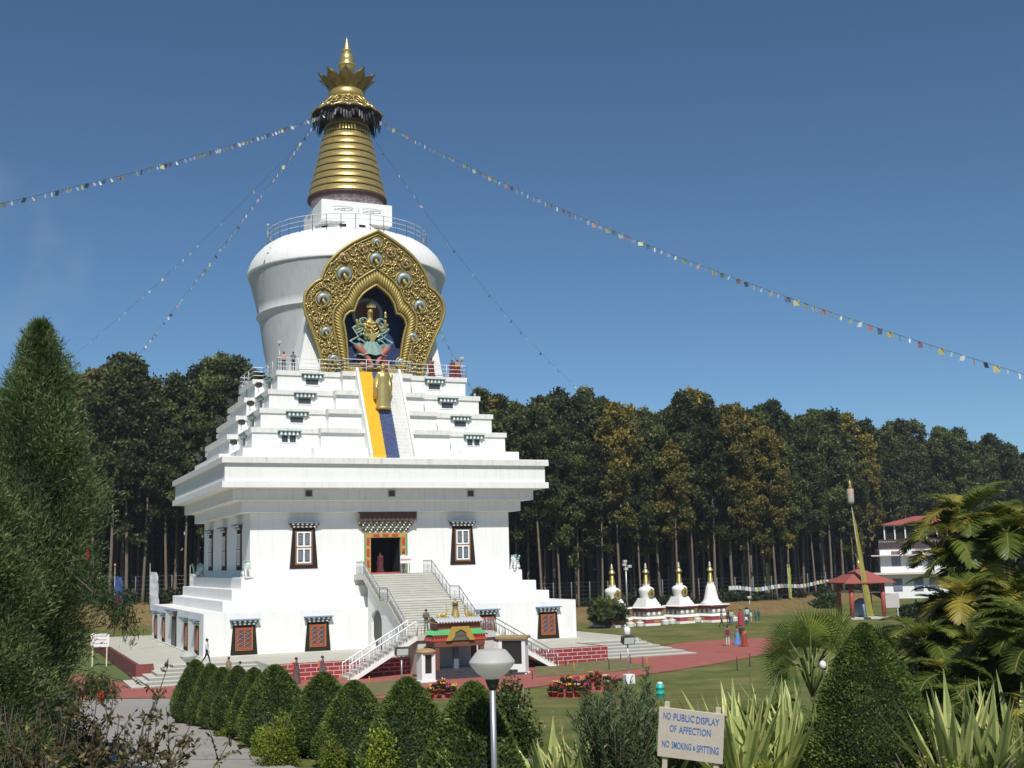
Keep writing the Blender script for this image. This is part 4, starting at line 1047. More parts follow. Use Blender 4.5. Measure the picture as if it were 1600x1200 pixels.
P = gp(155, 1042); board('garden_sign', 'small white two legged sign on the grass left of the plaza', P, turn(0), 1.5, 1.05, 1.55, WPAINT, mat('cream_post', (.65,.6,.42), .7), 3, pr=.05)
P = gp(1394, 966); board('garden_sign', 'small weathered white sign at the right of the red roofed kiosk', P, turn(0), 1.9, 1.6, 1.2, mat('grey_white_board', (.5,.48,.46), .8), mat('grey_white_board', (.5,.48,.46), .8), 0, pr=.06)

# ------------------------------------------------------------------ torana gate in front of the stairs
GX, GY, GZ = -.75, -28.9, -.56
root = thing('shrine_gate', 'small red gate pavilion with golden bell and two deer on its roof', 'shrine', (GX, GY, GZ), 0, None, .76)
REDB = mat('brick_red_paint', (.36,.07,.045), .65, col2=(.28,.06,.04), scale=5); BRN = mat('red_brown_beam', (.19,.07,.045), .6, col2=(.14,.05,.035), scale=6)
for x in (-2.1, 2.1):
    for y in (-.9, .9):
        b = MB(); b.bbox(x-.2, x+.2, y-.2, y+.2, 0, 1.95, .03); b.build('pillar', BRN, root)
b = MB(); b.bbox(-.22, .22, -.2, .2, 0, 1.95); b.build('centre_pillar', mat('grey_blue_pillar', (.13,.14,.17), .6), root)
b = MB(); b.bbox(-2.35, 2.35, -1.15, 1.15, 1.95, 2.45, .03); bm = b.build('beam', BRN, root)
b = MB()
for k in range(15): b.tube([(-1.2+.17*k+.05*math.cos(a), -1.165, 2.2+.07*math.sin(a)) for a in np.linspace(0, 5, 6)], .018, 4)
b.build('gold_inscription', OCHRE, bm)
b = MB(); b.prism([(-2.55,2.45),(2.55,2.45),(2.35,2.85),(-2.35,2.85)], -1.2, 1.2, 'xz'); b.build('red_frieze', mat('bright_red_frieze', (.50,.06,.035), .6), root)
b = MB()
for k in range(21): b.box(-2.5+.25*k-.07, -2.5+.25*k+.07, -1.35, -1.18, 2.85, 2.98)
b.build('bracket_row', BRN, root)
b = MB()
b.prism([(-2.5,2.98),(-1.0,2.98),(-.75,3.45),(-1.9,3.42)], -1.3, 1.3, 'xz'); b.build('green_roof_slope', mat('green_roof_paint', (.12,.55,.19), .45), root)
b = MB(); b.prism([(2.5,2.98),(1.9,3.42),(.75,3.45),(1.0,2.98)], -1.3, 1.3, 'xz'); b.build('green_roof_slope', mat('green_roof_paint', (.12,.55,.19), .45), root)
b = MB(); arc = [(-1.25,2.5),(-1.05,2.5),(-.62,2.9),(-.42,3.2),(0,3.45),(.42,3.2),(.62,2.9),(1.05,2.5),(1.25,2.5),(.85,3.6),(-.85,3.6)]
b.prism([(-1.35,2.46),(-.85,2.46),(-.55,2.8),(-.5,3.15),(0,3.42),(.5,3.15),(.55,2.8),(.85,2.46),(1.35,2.46),(.8,3.66),(-.8,3.66)], -1.4, -1.22, 'xz')
b.build('ochre_arch', mat('arch_ochre', (.42,.28,.05), .5), root)
b = MB(); b.prism([(-.85,2.47),(.85,2.47),(.55,2.8),(.5,3.15),(0,3.4),(-.5,3.15),(-.55,2.8)], -1.30, -1.21, 'xz'); b.build('arch_panel', mat('arch_panel_grey', (.10,.12,.09), .6), root)
b = MB(); b.box(-2.0, 2.0, -1.0, 1.0, 3.45, 3.95); b.build('upper_frieze', REDB, root)
b = MB(); b.bbox(-2.2, 2.3, -1.25, 1.25, 3.95, 4.03)
b.build('eave_board', OCHRE, root)
b = MB()
G = [[(-2.3+4.7*i/96, y, 4.07+(.0 if abs(y) > 1 else .30)+.035*math.cos(i*PI/2)) for y in (-1.4,-1.4+.01,0,1.39,1.4)] for i in range(97)]
b.grid([[(-2.2+4.4*i/96, y, z+.07*math.cos(i*2*PI/6)) for y, z in ((-1.42,4.05),(-.02,4.5),(1.42,4.05))] for i in range(97)])
b.build('corrugated_roof', mat('zinc_sheet', (.55,.58,.63), .5, .1), root)
b = MB(); b.lathe([(.42,4.35),(.38,4.5),(.28,5.0),(.22,5.3),(.28,5.35),(.2,5.42),(.16,5.55),(.27,5.62),(.3,5.75),(.15,5.82),(.05,5.9)], (.05,0,0), 24); b.build('bell_ornament', GOLDP, root)
b = MB(); b.lathe([(.05,5.88),(.13,5.98),(.16,6.1),(.1,6.2),(.02,6.32)], (.05,0,0), 14); b.build('bell_tip', mat('pale_blue_glass', (.4,.5,.62), .3), root)
b = MB(); b.lathe([(.24,5.42),(.34,5.45),(.25,5.52)], (.05,0,0), 20); b.build('bell_band', DMETAL, root)
for s in (-1, 1):                                     # reclining deer looking up at the bell
    V = [(0,0,.22),(0,.3,.25),(0,.5,.3),(0,.58,.52),(0,.62,.75),(0,.78,.78),(0,-.3,.2)]; E = [(0,1),(1,2),(2,3),(3,4),(4,5),(0,6)]; Rr = [.15,.15,.12,.07,.08,.045,.12]
    for q in (-1, 1):
        o = len(V); V += [(q*.12,.4,.1),(q*.14,.75,.06),(q*.14,.5,.03)]; Rr += [.06,.04,.035]; E += [(2,o),(o,o+1),(o+1,o+2)]
        o = len(V); V += [(q*.14,-.3,.1),(q*.2,.02,.08),(q*.2,-.2,.04)]; Rr += [.08,.045,.035]; E += [(6,o),(o,o+1),(o+1,o+2)]
    V = [(x, -s*0+y, z) for x, y, z in V]
    me = skinmesh(V, E, Rr, 0); me.materials.append(GOLD)
    d = link('deer', me, root, (s*1.45+.05, -.1, 4.42), s*R90)
    b = MB(); b.bbox(-.25, .25, -.6, .75, -.06, .06); b.build('deer_base', GOLDP, d)
    b = MB()
    for q in (-1, 1): b.tube([(q*.04,.6,.82),(q*.07,.55,.95),(q*.05,.6,1.1)], .015, 4); b.ball((q*.1,.58,.8), .03, 5, 4, sc=(1.6,.5,.8))
    b.build('antlers_and_ears', GOLD, d)
# butter-lamp cabinets
def cabinet(label, loc, rz, w, d, h):
    root = thing('lamp_cabinet', label, 'cabinet', loc, rz)
    b = MB(); b.bbox(-w/2-.1, w/2+.1, -d/2-.1, d/2+.1, -.1, .12); b.build('plinth', WHITE, root)
    b = MB(); t = .16
    b.box(-w/2, -w/2+t*1.5, -d/2, d/2, .12, h); b.box(w/2-t*1.5, w/2, -d/2, d/2, .12, h); b.box(-w/2+t*1.5, w/2-t*1.5, -d/2, d/2, .12, .12+h*.24); b.box(-w/2+t*1.5, w/2-t*1.5, -d/2, d/2, h-.12, h)
    b.box(-w/2+t*1.5, w/2-t*1.5, d/2-.1, d/2-.002, .12+h*.24, h-.12); b.build('cabinet_body', WHITE, root)
    b = MB()
    n = max(2, int(w/.12))
    b.box(-w/2+t*1.5, w/2-t*1.5, -d/2+.12, -d/2+.14, .12+h*.24, h-.12)
    for k in range(int(h*.65/.12)): b.box(-w/2+t*1.5, w/2-t*1.5, -d/2+.06, -d/2+.09, .12+h*.24+.12*k, .15+h*.24+.12*k)
    b.build('grille', mat('dark_cabinet_grille', (.05,.05,.045), .5), root)
    b = MB(); b.lathe([(.72*w,0),(.70*w,.09),(.55*w,.2),(.3*w,.26),(.001,.27)] if w < 1.3 else [(.001,0)], (0,0,h), 4 if False else 20, sy=d/w*1.1)
    if w >= 1.3: b = MB(); b.bbox(-w/2-.15, w/2+.15, -d/2-.15, d/2+.15, h, h+.2, .05)
    b.build('cap', mat('ochre_cap', (.40,.28,.10), .7, col2=(.3,.2,.08), scale=6), root)
P = gp(666, 1066); cabinet('narrow white lamp cabinet with domed ochre cap left of the red gate', P, turn(.5), .95, .8, 1.85)
P = gp(803, 1053); cabinet('wide white lamp cabinet with flat ochre cap right of the red gate', P, turn(-.25), 1.85, .9, 2.35)

# ------------------------------------------------------------------ stakes, posts, bin
ST_Y = mat('yellow_stake', (.55,.36,.05), .6); ST_D = mat('rusty_stake', (.12,.05,.04), .6)
for i, (px, py, hp, c) in enumerate([(870,1042,17,1),(884,1043,16,1),(897,1053,18,0),(952,1048,18,1),(970,1031,10,1),(985,1040,18,1),(1005,1044,18,1),(1011,1042,15,0),(832,1062,15,1),(802,1050,14,1),(577,1069,12,0),(482,1058,12,0),(645,1066,13,1),(1152,1048,22,1),(1172,1042,20,1)]):
    P = gp(px, py); b = MB(); b.tube([(0,0,-.2),(0,0,hp/FPX*proj(P)[2]-.04),(0,0,hp/FPX*proj(P)[2])], [.035,.035,.02], 6)
    o = b.build('stake', ST_D if c else ST_Y); o.location = P
    nm = {0:'short dark stake between path and red wall, left one of a close pair',1:'short dark stake between path and red wall, right one of a close pair',2:'yellow stake on the grass strip in front of the red wall',3:'dark stake near the middle of the right grass strip',4:'low dark stake at the back of the right grass strip',5:'tall dark stake by the floodlight pole on the red path',6:'dark stake at the right tip of the grass strip',7:'yellow stake at the right tip of the grass strip',8:'dark stake in front of the wide lamp cabinet',9:'dark stake right of the shrine gate',10:'yellow stake left of the foot of the stairs',11:'small yellow stake beside the robed walkers',12:'dark stake beside the narrow lamp cabinet',13:'thin dark stake at the far right bend of the path, left one',14:'thin dark stake at the far right bend of the path, right one'}[i]
    tag(o, nm, 'stake')
P = gp(1032, 1091); D = proj(P)[2]; s = 25/FPX*D
root = thing('litter_bin', 'turquoise barrel shaped litter bin on the lawn', 'bin', P)
b = MB(); b.lathe([(.22*s,0),(.25*s,.04*s),(.25*s,.3*s),(.27*s,.31*s),(.25*s,.33*s),(.25*s,.62*s),(.27*s,.63*s),(.25*s,.66*s),(.25*s,.84*s),(.2*s,.86*s)], n=24); b.build('barrel', mat('turquoise_plastic', (.02,.42,.36), .4), root)
b = MB(); b.lathe([(.21*s,.86*s),(.16*s,.97*s),(.08*s,1.0*s),(.001,1.01*s)], n=20); b.build('lid', mat('pale_lid', (.6,.7,.68), .5), root)
# floodlight poles
def fpole(px, py, top, label, white=True):
    P = gp(px, py); D = proj(P)[2]; h = (py-top)/FPX*D
    root = thing('floodlight_pole', label, 'floodlight', P, turn(.3))
    b = MB(); b.tube([(0,0,0),(0,0,h)], .045, 8); b.build('pole', METAL, root)
    if white: b = MB(); b.bbox(-.28, .28, -.28, .28, -.1, .55); b.build('foot_block', WPAINT, root)
    b = MB(); b.prism([(-.25,h-.15),(-.35,h+.3),(.1,h+.35),(.2,h-.05)], -.38, .38, 'yz'); b.build('housing', DMETAL, root)
    b = MB(); b.add([(-.33,-.265,h-.11),(.33,-.265,h-.11),(.33,-.357,h+.26),(-.33,-.357,h+.26)], [(0,1,2,3)]); b.build('lens', mat('lamp_glass', (.6,.62,.6), .15), root)
    return root, h
r_, h = fpole(983, 1068, 1004, 'floodlight on a thin pole with white foot block at the lawn edge'); b = MB(); b.lathe([(.1,h+.36),(.2,h+.45),(.2,h+.8),(.1,h+.9)], n=12); b.build('camera_housing', WPAINT, r_)
fpole(628, 1088, 1022, 'floodlight on a thin pole in front of the left flight of steps', False)
P = gp(981, 973); D = proj(P)[2]; h = 95/FPX*D
root = thing('light_mast', 'tall grey light mast between the two left small stupas', 'lamp', P)
b = MB(); b.tube([(0,0,0),(0,0,h)], [.13,.09], 8); b.build('mast', METAL, root)
b = MB()
for k, (x, z) in enumerate(((-.1,h),(.5,h-.6),(.0,h-.9),(-.2,h-.4))): b.box(x-.22, x+.22, -.15, .15, z-.15, z+.15)
b.build('lamp_heads', mat('pale_lamp_heads', (.5,.5,.48), .5), root)

# ------------------------------------------------------------------ four small stupas
SG = 'row of small white stupas on the far lawn'
def small_stupa(px, py, label, bell=False, s=1.):
    P = gp(px, py); root = thing('small_stupa', label, 'stupa', P, turn(PI/5.2), SG, .84)
    rd = mat('stupa_red_band', (.30,.06,.06), .7); W = WHITE
    b = MB(); b.box(-2.15,2.15,-2.15,2.15,-.3,.3); b.build('foot', W, root)
    b = MB(); b.box(-1.95,1.95,-1.95,1.95,.3,.85); pl = b.build('red_plinth', rd, root)
    b = MB()
    for sx, sy, hx, hy in ((0,-1.965,.5,.02),(-1.965,0,.02,.5)): b.box(sx-hx, sx+hx, sy-hy, sy+hy, .42, .74)
    b.build('gold_panel', OCHRE, pl)
    b = MB(); b.taper(0,0,1.85,1.85,.85,1.55,1.55,1.15); b.build('white_slope', W, root)
    b = MB(); b.box(-1.4,1.4,-1.4,1.4,1.15,1.95); t = b.build('throne_body', mat('throne_grey_green', (.22,.25,.21), .7), root)
    b = MB()
    for k in (-.95, 0, .95):
        b.lathe([(.28*math.cos(a)+.001, .3*math.sin(a)) for a in np.linspace(-PI/2, PI/2, 7)], (k,-1.4,1.55), 10, 0, True, 1, .25); b.lathe([(.28*math.cos(a)+.001, .3*math.sin(a)) for a in np.linspace(-PI/2, PI/2, 7)], (-1.4,k,1.55), 10, 0, True, .25, 1)
    b.build('carved_lion', W, t)
    b = MB()
    for k in (-.48, .48): b.box(k-.06, k+.06, -1.42, -1.39, 1.2, 1.9); b.box(-1.42, -1.39, k-.06, k+.06, 1.2, 1.9)
    b.build('throne_panel', OCHRE, t)
    b = MB(); b.box(-1.6,1.6,-1.6,1.6,1.95,2.12); b.box(-1.75,1.75,-1.75,1.75,2.12,2.3); b.build('red_cornice', rd, root)
    b = MB(); b.taper(0,0,1.85,1.85,2.3,1.7,1.7,2.42)
    if not bell:
        for w0, w1, z0, z1 in ((1.35,1.3,2.42,2.75),(1.2,1.15,2.75,3.05),(1.05,1.0,3.05,3.35),(.92,.87,3.35,3.6)): b.taper(0,0,w0,w0,z0,w1,w1,z1)
        b.build('steps', W, root)
        b = MB(); b.lathe([(.8,3.6),(.86,3.75),(1.0,4.4),(1.08,4.65),(1.0,4.85),(.75,5.05),(.35,5.15)], n=32); b.build('dome', W, root)
        b = MB(); b.prism([(-.34,3.75),(.34,3.75),(.5,4.3),(.3,4.65),(0,4.9),(-.3,4.65),(-.5,4.3)], -1.12, -.8, 'xz'); nn = b.build('niche', GOLDP, root)
        b = MB(); b.prism([(-.18,3.9),(.18,3.9),(.24,4.3),(0,4.6),(-.24,4.3)], -1.13, -1.115, 'xz'); b.build('niche_recess', mat('niche_brown', (.16,.07,.03), .6), nn)
    else:
        b.build('steps', W, root)
        b = MB(); b.lathe([(1.5,2.42),(1.45,2.6),(1.15,2.85),(1.0,3.2),(.85,3.9),(.72,4.5),(.62,4.9),(.45,5.12),(.3,5.15)], n=32); b.build('bell_dome', W, root)
    b = MB(); b.box(-.32,.32,-.32,.32,5.1,5.45); b.build('harmika', W, root)
    b = MB(); b.lathe([(.34,5.45)]+[(r+d, z) for k in range(9) for r, z, d in ((.40-.022*k, 5.5+.17*k, 0), (.40-.022*k, 5.6+.17*k, 0), (.34-.022*k, 5.62+.17*k, 0))]+[(.2,7.0)], n=20); b.build('spire', GOLD, root)
    b = MB(); b.lathe([(.5,6.98),(.46,7.1),(.3,7.35),(.22,7.5),(.1,7.55)], n=20); b.build('spire_hood', GOLD, root)
    b = MB(); b.lathe([(.12,7.55),(.2,7.7),(.1,7.85),(.14,8.0),(.03,8.3)], n=12); b.build('finial', mat('pale_finial', (.6,.6,.5), .4), root)
    return root
small_stupa(959, 979, 'leftmost small white stupa, partly hidden behind a round dark tree')
small_stupa(1012, 976.5, 'small white stupa with a gold niche, just right of the light mast')
small_stupa(1064, 973, 'small white stupa with a gold niche, next to the bell shaped one')
small_stupa(1113, 971, 'small white bell shaped stupa without niche, rightmost of its row', True)
k = 0
for px, py in ((985,981),(1000,980),(1040,977),(1050,976),(1090,973),(1147,972)):
    P = gp(px, py); b = MB(); b.lathe([(.35,0),(.5,.15),(.42,.45),(.5,.55),(.3,.58)], n=14); o = b.build('planter', WPAINT); o.location = P
    b = MB(); b.ball((0,0,.62), .3, 8, 5, sc=(1,1,.6)); bb = b.build('flowers', mat('pale_pink_flowers', (.6,.4,.35), .8, col2=(.2,.3,.1), scale=9), o)
    tag(o, 'low white planter on the grass at the foot of the small stupas', 'planter', 'white planters in front of the small stupas')

# ------------------------------------------------------------------ kiosk, far building
P = gp(1347, 966); D = proj(P)[2]; k = D/FPX
root = thing('kiosk', 'open red pillared kiosk with a red pyramid roof', 'pavilion', P, turn(PI/4*.15))
RP = mat('red_column_paint', (.38,.075,.055), .6)
W = 31*k; zt = 56*k
for sx in (-1, 1):
    for sy in (-1, 1): b = MB(); b.tube([(sx*W*.82,sy*W*.82,-.3),(sx*W*.82,sy*W*.82,zt)], .26, 10); b.build('pillar', RP, root)
b = MB(); n = 24
b.add([(-W*1.3,-W*1.3,zt),(W*1.3,-W*1.3,zt),(W*1.3,W*1.3,zt),(-W*1.3,W*1.3,zt),(0,0,zt+22*k)], [(0,1,4),(1,2,4),(2,3,4),(3,0,4),(0,3,2,1)])
b.box(-W*1.31, W*1.31, -W*1.31, W*1.31, zt-.12, zt-.001)
b.build('roof', mat('red_sheet_roof', (.36,.10,.075), .6, col2=(.30,.085,.065), scale=2, stretch=(6,.4,1)), root)
b = MB(); b.lathe([(.3,0),(.15,.3),(.25,.5),(.05,1.0)], (0,0,zt+21.5*k), 12); b.build('roof_finial', GOLD, root)
b = MB()
for sx in (-1, 1): b.tube([(sx*W*.82,-W*.82,zt*.72),(sx*W*.82,W*.82,zt*.72)], .07, 6)
for sy in (-1, 1): b.tube([(-W*.82,sy*W*.82,zt*.72),(W*.82,sy*W*.82,zt*.72)], .07, 6)
b.build('tie_rod', WPAINT, root)
b = MB(); b.box(-W, W, -W, W, -.3, .2); b.build('floor', STEPC, root)
b = MB(); b.lathe([(.8,.2),(1.0,.5),(.95,1.6),(.7,2.0),(.2,2.3)], n=16); b.build('prayer_wheel', mat('blue_grey_wheel', (.2,.3,.4), .4), root)
# white two-storey building
P = gp(1400, 945); P = (P[0], P[1], P[2])
D = 196.; C0 = atd(1440, 930, D); zg = H(C0[0], C0[1]); k = D/FPX
root = thing('white_building', 'white two storey building with red metal roof beyond the kiosk', 'building', (C0[0], C0[1], zg), turn(-.2))
hw = 62*k; dp = 4.
f1 = 40*k; f2 = 76*k; zb = 0
b = MB(); b.box(-hw, hw*1.2, -dp, dp, -1.5, f2); b.build('wall', mat('blue_white_wall', (.82,.84,.86), .8), root)
for x, t in ((-hw*.62,0),(-hw*.12,0),(hw*.24,0),(hw*.8,0)):
    for z0, z1 in ((f1+1.0, f1+3.4), (1.2, 3.2)):
        b = MB(); b.box(x-.7, x+.7, -dp-.1, -dp+.05, z0, z1); w = b.build('window', mat('brown_frame', (.25,.13,.09), .6), root)
        b = MB()
        for q in (-.33, .33): b.box(x+q-.26, x+q+.26, -dp-.13, -dp-.101, z0+.1, z1-.5)
        b.build('pane', mat('blue_far_glass', (.16,.24,.40), .3), w)
for y in (-2, 1.5):
    b = MB(); b.box(-hw-.1, -hw+.05, y-.6, y+.6, f1+1.0, f1+3.4); b.build('window', mat('blue_far_glass', (.16,.24,.40), .3), root)
b = MB(); b.box(-hw-1.6, hw*1.3, -dp-1.6, dp, f1-.35, f1-.05); b.box(-hw-1.5, hw*1.3, -dp-1.4, dp, f2-1.2, f2-1.0); b.build('canopy', mat('pink_white_slab', (.66,.58,.55), .8), root)
b = MB(); b.box(-hw-.15, hw*1.25, -dp-.15, dp+.1, f2, f2+1.5); b.build('dark_frieze', mat('brown_frieze', (.06,.04,.045), .7), root)
b = MB()
for i in range(44): b.box(-hw+.35*i-.08+.1, -hw+.35*i+.08+.1, -dp-.2, -dp-.151, f2+1.0, f2+1.25)
b.build('frieze_dots', mat('dull_white_dot', (.35,.32,.32), .7), root)
b = MB()
for i in range(9): b.box(-hw+1+1.65*i*1.0-.1, -hw+1+1.65*i+.1, -dp+.4, -dp+.6, f2+1.5, f2+3.9)
b.box(-hw+.9, hw*1.2, -dp+.42, -dp+.58, f2+3.7, f2+3.9); b.box(-hw+.9, -hw+1.1, -dp+.6, dp-1, f2+3.7, f2+3.9); b.build('rooftop_frame', WPAINT, root)
b = MB(); b.box(-hw+1.2, hw*1.15, -dp+.8, dp-.5, f2+1.5, f2+3.65); b.build('rooftop_shade', DARKIN, root)
b = MB(); b.add([(-hw+.2,-dp-.3,f2+3.9),(hw*1.3,-dp-.3,f2+3.9),(hw*1.3,dp,f2+3.9),(-hw+.2,dp,f2+3.9),(-hw*.05,0,f2+5.3),(hw*1.3,0,f2+5.5)], [(0,1,5,4),(2,3,4,5),(3,0,4),(1,2,5),(0,3,2,1)]); b.build('roof', mat('red_far_roof', (.36,.09,.08), .6), root)

# ------------------------------------------------------------------ flag poles
def mast_flag(px, py, top, label, col, side=1, w=.55, drop=.86, lean=0, tip=None, group=None, frac=1., D=None, tap=0):
    P = gp(px, py) if D is None else gd(px, D); D = proj(P)[2]; h = (py-top)/FPX*D
    root = thing('flag_pole', label, 'flag', P, turn(0), group)
    b = MB(); b.tube([(0,0,-.2),(lean*h*.5,0,h*.5),(lean*h,0,h)], [.07,.05,.03], 7); b.build('pole', mat('pale_bamboo_pole', (.45,.43,.36), .6), root)
    G = []; n = 26
    for i in range(n+1):
        z = h*(1-frac)+h*.03+(h*drop*frac)*i/n; ww = w*(1-.05*math.sin(i*.7)-.3*max(0, (i/n-.85)/.15))*(1-tap*i/n)
        G.append([(lean*z+side*ww*j/4, .09*math.sin(j*1.4+i*.3)+.02*math.sin(i*1.1), z-.12*ww*j/4) for j in range(5)])
    b = MB(); b.grid(G); b.build('banner', mat('banner_%02d%02d%02d' % tuple(int(c*99) for c in col), col, .85, col2=tuple(c*.7 for c in col), scale=3), root)
    if tip: b = MB(); b.lathe([(.1,0),(.16,.12),(.05,.35)], (lean*h,0,h), 8); b.build('tip', tip, root)
    return root, h
r_, h = mast_flag(1355, 968, 785, 'very tall flag pole with long yellow banner and painted drum top before the kiosk', (.36,.32,.05), 1, .85, .9, -.072, tap=.8)
b = MB(); b.lathe([(.36,0),(.38,.3),(.38,1.7),(.32,1.75)], (-.072*h,0,h-.2), 18); b.build('drum_top', mat('drum_stripes', (.33,.38,.33), .6, col2=(.45,.25,.2), scale=1.2, amt=.3), r_)
b = MB(); b.lathe([(.12,1.75),(.26,1.95),(.12,2.15),(.2,2.3),(.03,2.8)], (-.072*h,0,h-.2), 14); b.build('gold_tip', GOLD, r_)
mast_flag(234, 958, 881, 'left white vertical banner near the far left corner of the building', (.50,.53,.58), 1, 1.0, .8, -.012)
mast_flag(296, 960, 884, 'white vertical banner just left of the building, partly behind its plinth', (.6,.6,.62), 1, .8, .8, 0)
mast_flag(178, 955, 886, 'blue vertical banner on a pole at the far left', (.04,.08,.28), 1, .95, .75, 0, tip=mat('orange_tip', (.6,.2,.05), .6))
GF = 'thin banner poles along the forest edge'
yl = (.38,.42,.10)
for px, py, top, c, lb in [(1127,935,880,yl,'yellow green banner pole right behind the bell shaped stupa'),(1161,935,877,yl,'yellow green banner pole just left of the globe lamp on the bank'),(1200,936,876,(.42,.38,.08),'broad yellow banner pole beside a thick trunk right of the globe lamp'),(1233,936,878,yl,'yellow green banner pole far right of the lawn visitors'),(886,935,882,(.05,.16,.13),'dark green banner pole nearest the building'),(930,935,878,(.05,.18,.13),'dark green banner pole behind the round dark tree'),(970,935,880,(.05,.14,.14),'dark teal banner pole left of the light mast'),(1049,935,882,(.4,.4,.4),'bare grey banner pole left of the third small stupa'),(1089,935,878,(.3,.3,.28),'thin grey banner pole between the last two small stupas')]:
    mast_flag(px, py, top, lb, c, -1 if px < 1125 and px > 880 else 1, .42, .9)

# ------------------------------------------------------------------ fence and bunting at the forest edge
root = thing('wire_fence', 'wire fence with pale posts along the forest edge', 'fence')
bp = MB(); bw_ = MB(); prev = None
for px in range(-40, 1640, 28):
    u = (px-800)/FPX; D = float(np.interp(u, EU, ED))+9
    p = CAM[:2]+FH*D+RH*u*D; z = H(*p)
    pb_ = MB(); pb_.tube([(p[0],p[1],z-.3),(p[0],p[1],z+3.2)], .07, 5); pb_.build('fence_post', mat('concrete_post', (.17,.165,.15), .8), root)
    if prev is not None:
        for q in (.6,1.1,1.6,2.1,2.6,3.1): bw_.tube([(prev[0],prev[1],prev[2]+q),(p[0],p[1],z+q)], .010, 3, cap=False)
    prev = (p[0], p[1], z)
bw_.build('wires', METAL, root)
BC = [(.60,.62,.63),(.46,.30,.31),(.16,.21,.31),(.56,.52,.24),(.26,.35,.32)]
FM = [mat('flag_cloth_%s' % n, c, .8) for n, c in zip(('white','red','blue','yellow','green'), BC)]
root = thing('bunting', 'low string of small prayer flags along the forest edge behind the lawn', 'prayer flags')
for px in range(1128, 1335, 5):
    u = (px-800)/FPX; D = float(np.interp(u, EU, ED))+5.5; p = CAM[:2]+FH*D+RH*u*D; z = H(*p)+1.75+.15*math.sin(px*.09)
    f = MB(); s = .34; r = RH*s/2
    f.add([(p[0]-r[0],p[1]-r[1],z+.25),(p[0]+r[0],p[1]+r[1],z+.25),(p[0]+r[0]*.9+.03,p[1]+r[1]-.05,z-.27),(p[0]-r[0]*.9,p[1]-r[1]+.05,z-.25)], [(0,1,2,3)])
    f.build('prayer_flag', FM[(px//5) % 5 if random.random() < .7 else 0], root)

# ------------------------------------------------------------------ prayer flag strings from the spire
def flagstring(A, B, mid, label, n, size, dark=False, skip=0.):
    A, B = np.array(A), np.array(B)
    best = min(np.linspace(0, 14, 57), key=lambda s: min(abs(proj((A+(B-A)*t)-np.array([0,0,4*s*t*(1-t)]))[0]-mid[0])*1.+abs(proj((A+(B-A)*t)-np.array([0,0,4*s*t*(1-t)]))[1]-mid[1]) for t in np.linspace(.1, .9, 41)))
    f = lambda t: A+(B-A)*t-np.array([0,0,4*best*t*(1-t)])
    root = thing('prayer_flag_string', label, 'prayer flags', tuple(A))
    b = MB(); b.tube([f(t)-A for t in np.linspace(0, 1, 60)], .013, 4); b.build('cord', mat('dark_cord', (.06,.06,.06), .8), root)
    d = (B-A)[:2]; d /= np.linalg.norm(d)+1e-9; vis = [t for t in np.linspace(.02, .985, n)]
    meshes = []
    for i in range(10):
        q = MB(); sw = random.uniform(-.9, .9); cu = random.uniform(-.2, .2)
        ww = size*random.uniform(.6, 1.1) if i % 3 else size*.25
        G = [[(ww*(a-.5)*(1-.12*bb), sw*bb*size*.5+cu*math.sin(a*5)*bb*size, -size*bb*(.9-.25*abs(sw))+.06*size*math.sin(a*6)) for bb in (0,.5,1)] for a in (0,.33,.66,1)]
        q.grid(G); meshes.append([q.mesh('prayer_flag', FM[m]) for m in range(5)])
    for i, t in enumerate(vis):
        if random.random() < skip: continue
        p = f(t)-A; c = i % 5
        ang = math.atan2(d[1], d[0])
        link('prayer_flag', meshes[random.randrange(10)][c], root, tuple(p), ang+random.uniform(-.4, .4))
    return root
def sp_at(a, r=2.9, z=48.3): return (r*math.cos(a), r*math.sin(a), z)
flagstring(sp_at(-.9), atd(1760, 632, 62), (1100, 413), 'long bright prayer flag string sagging from the spire down to the right', 98, .42)
flagstring(sp_at(-2.5), atd(-230, 364, 60), (205, 268), 'prayer flag string running from the spire to the upper left', 88, .40)
flagstring(sp_at(2.9), atd(196, 580, 152), (380, 345), 'steep prayer flag string from the spire down to the left treetop', 70, .46)
flagstring(sp_at(2.6), atd(70, 590, 170), (300, 390), 'sparse faint prayer flag string furthest left behind the steep one', 40, .40, skip=.15)
flagstring(sp_at(.5), atd(950, 645, 175), (748, 440), 'sparse faint prayer flag string falling from the spire to the treetops on the right', 44, .42, skip=.2)
flagstring(sp_at(1.6), atd(756, 640, 150), (705, 545), 'dark prayer flag string emerging from behind the dome above the monks', 60, .5)
# ------------------------------------------------------------------ foliage materials
BARK = mat('pale_sal_bark', (.21,.17,.125), .9, col2=(.11,.088,.066), scale=3, stretch=(1,1,.25), bump=.4, bscale=5)
BARKD = mat('dark_bark', (.07,.05,.04), .9, col2=(.12,.09,.07), scale=6)
SAL = leafmat('sal_leaves', (.028,.048,.016), (.155,.172,.048), (.33,.30,.085), .34, objvar=.35)
SALY = leafmat('yellowing_sal_leaves', (.045,.055,.016), (.27,.22,.045), (.50,.34,.055), .32)
CONI = leafmat('juniper_sprays', (.028,.055,.020), (.14,.20,.065), (.29,.33,.12), .3)
TOPI = leafmat('clipped_cypress', (.045,.080,.020), (.175,.24,.052), (.30,.34,.085), .34, objvar=.15)
YGR = leafmat('yellow_green_shrub', (.08,.12,.015), (.30,.36,.04), (.48,.48,.07), .35)
GLOS = leafmat('glossy_leaves', (.02,.045,.012), (.10,.15,.035), (.40,.38,.07), .25, .35)
UNDER = leafmat('understory_leaves', (.012,.026,.01), (.05,.08,.02), (.09,.11,.03), .2)
SILV = leafmat('oleander_leaves', (.045,.08,.03), (.13,.20,.075), (.25,.30,.13), .22, .45)
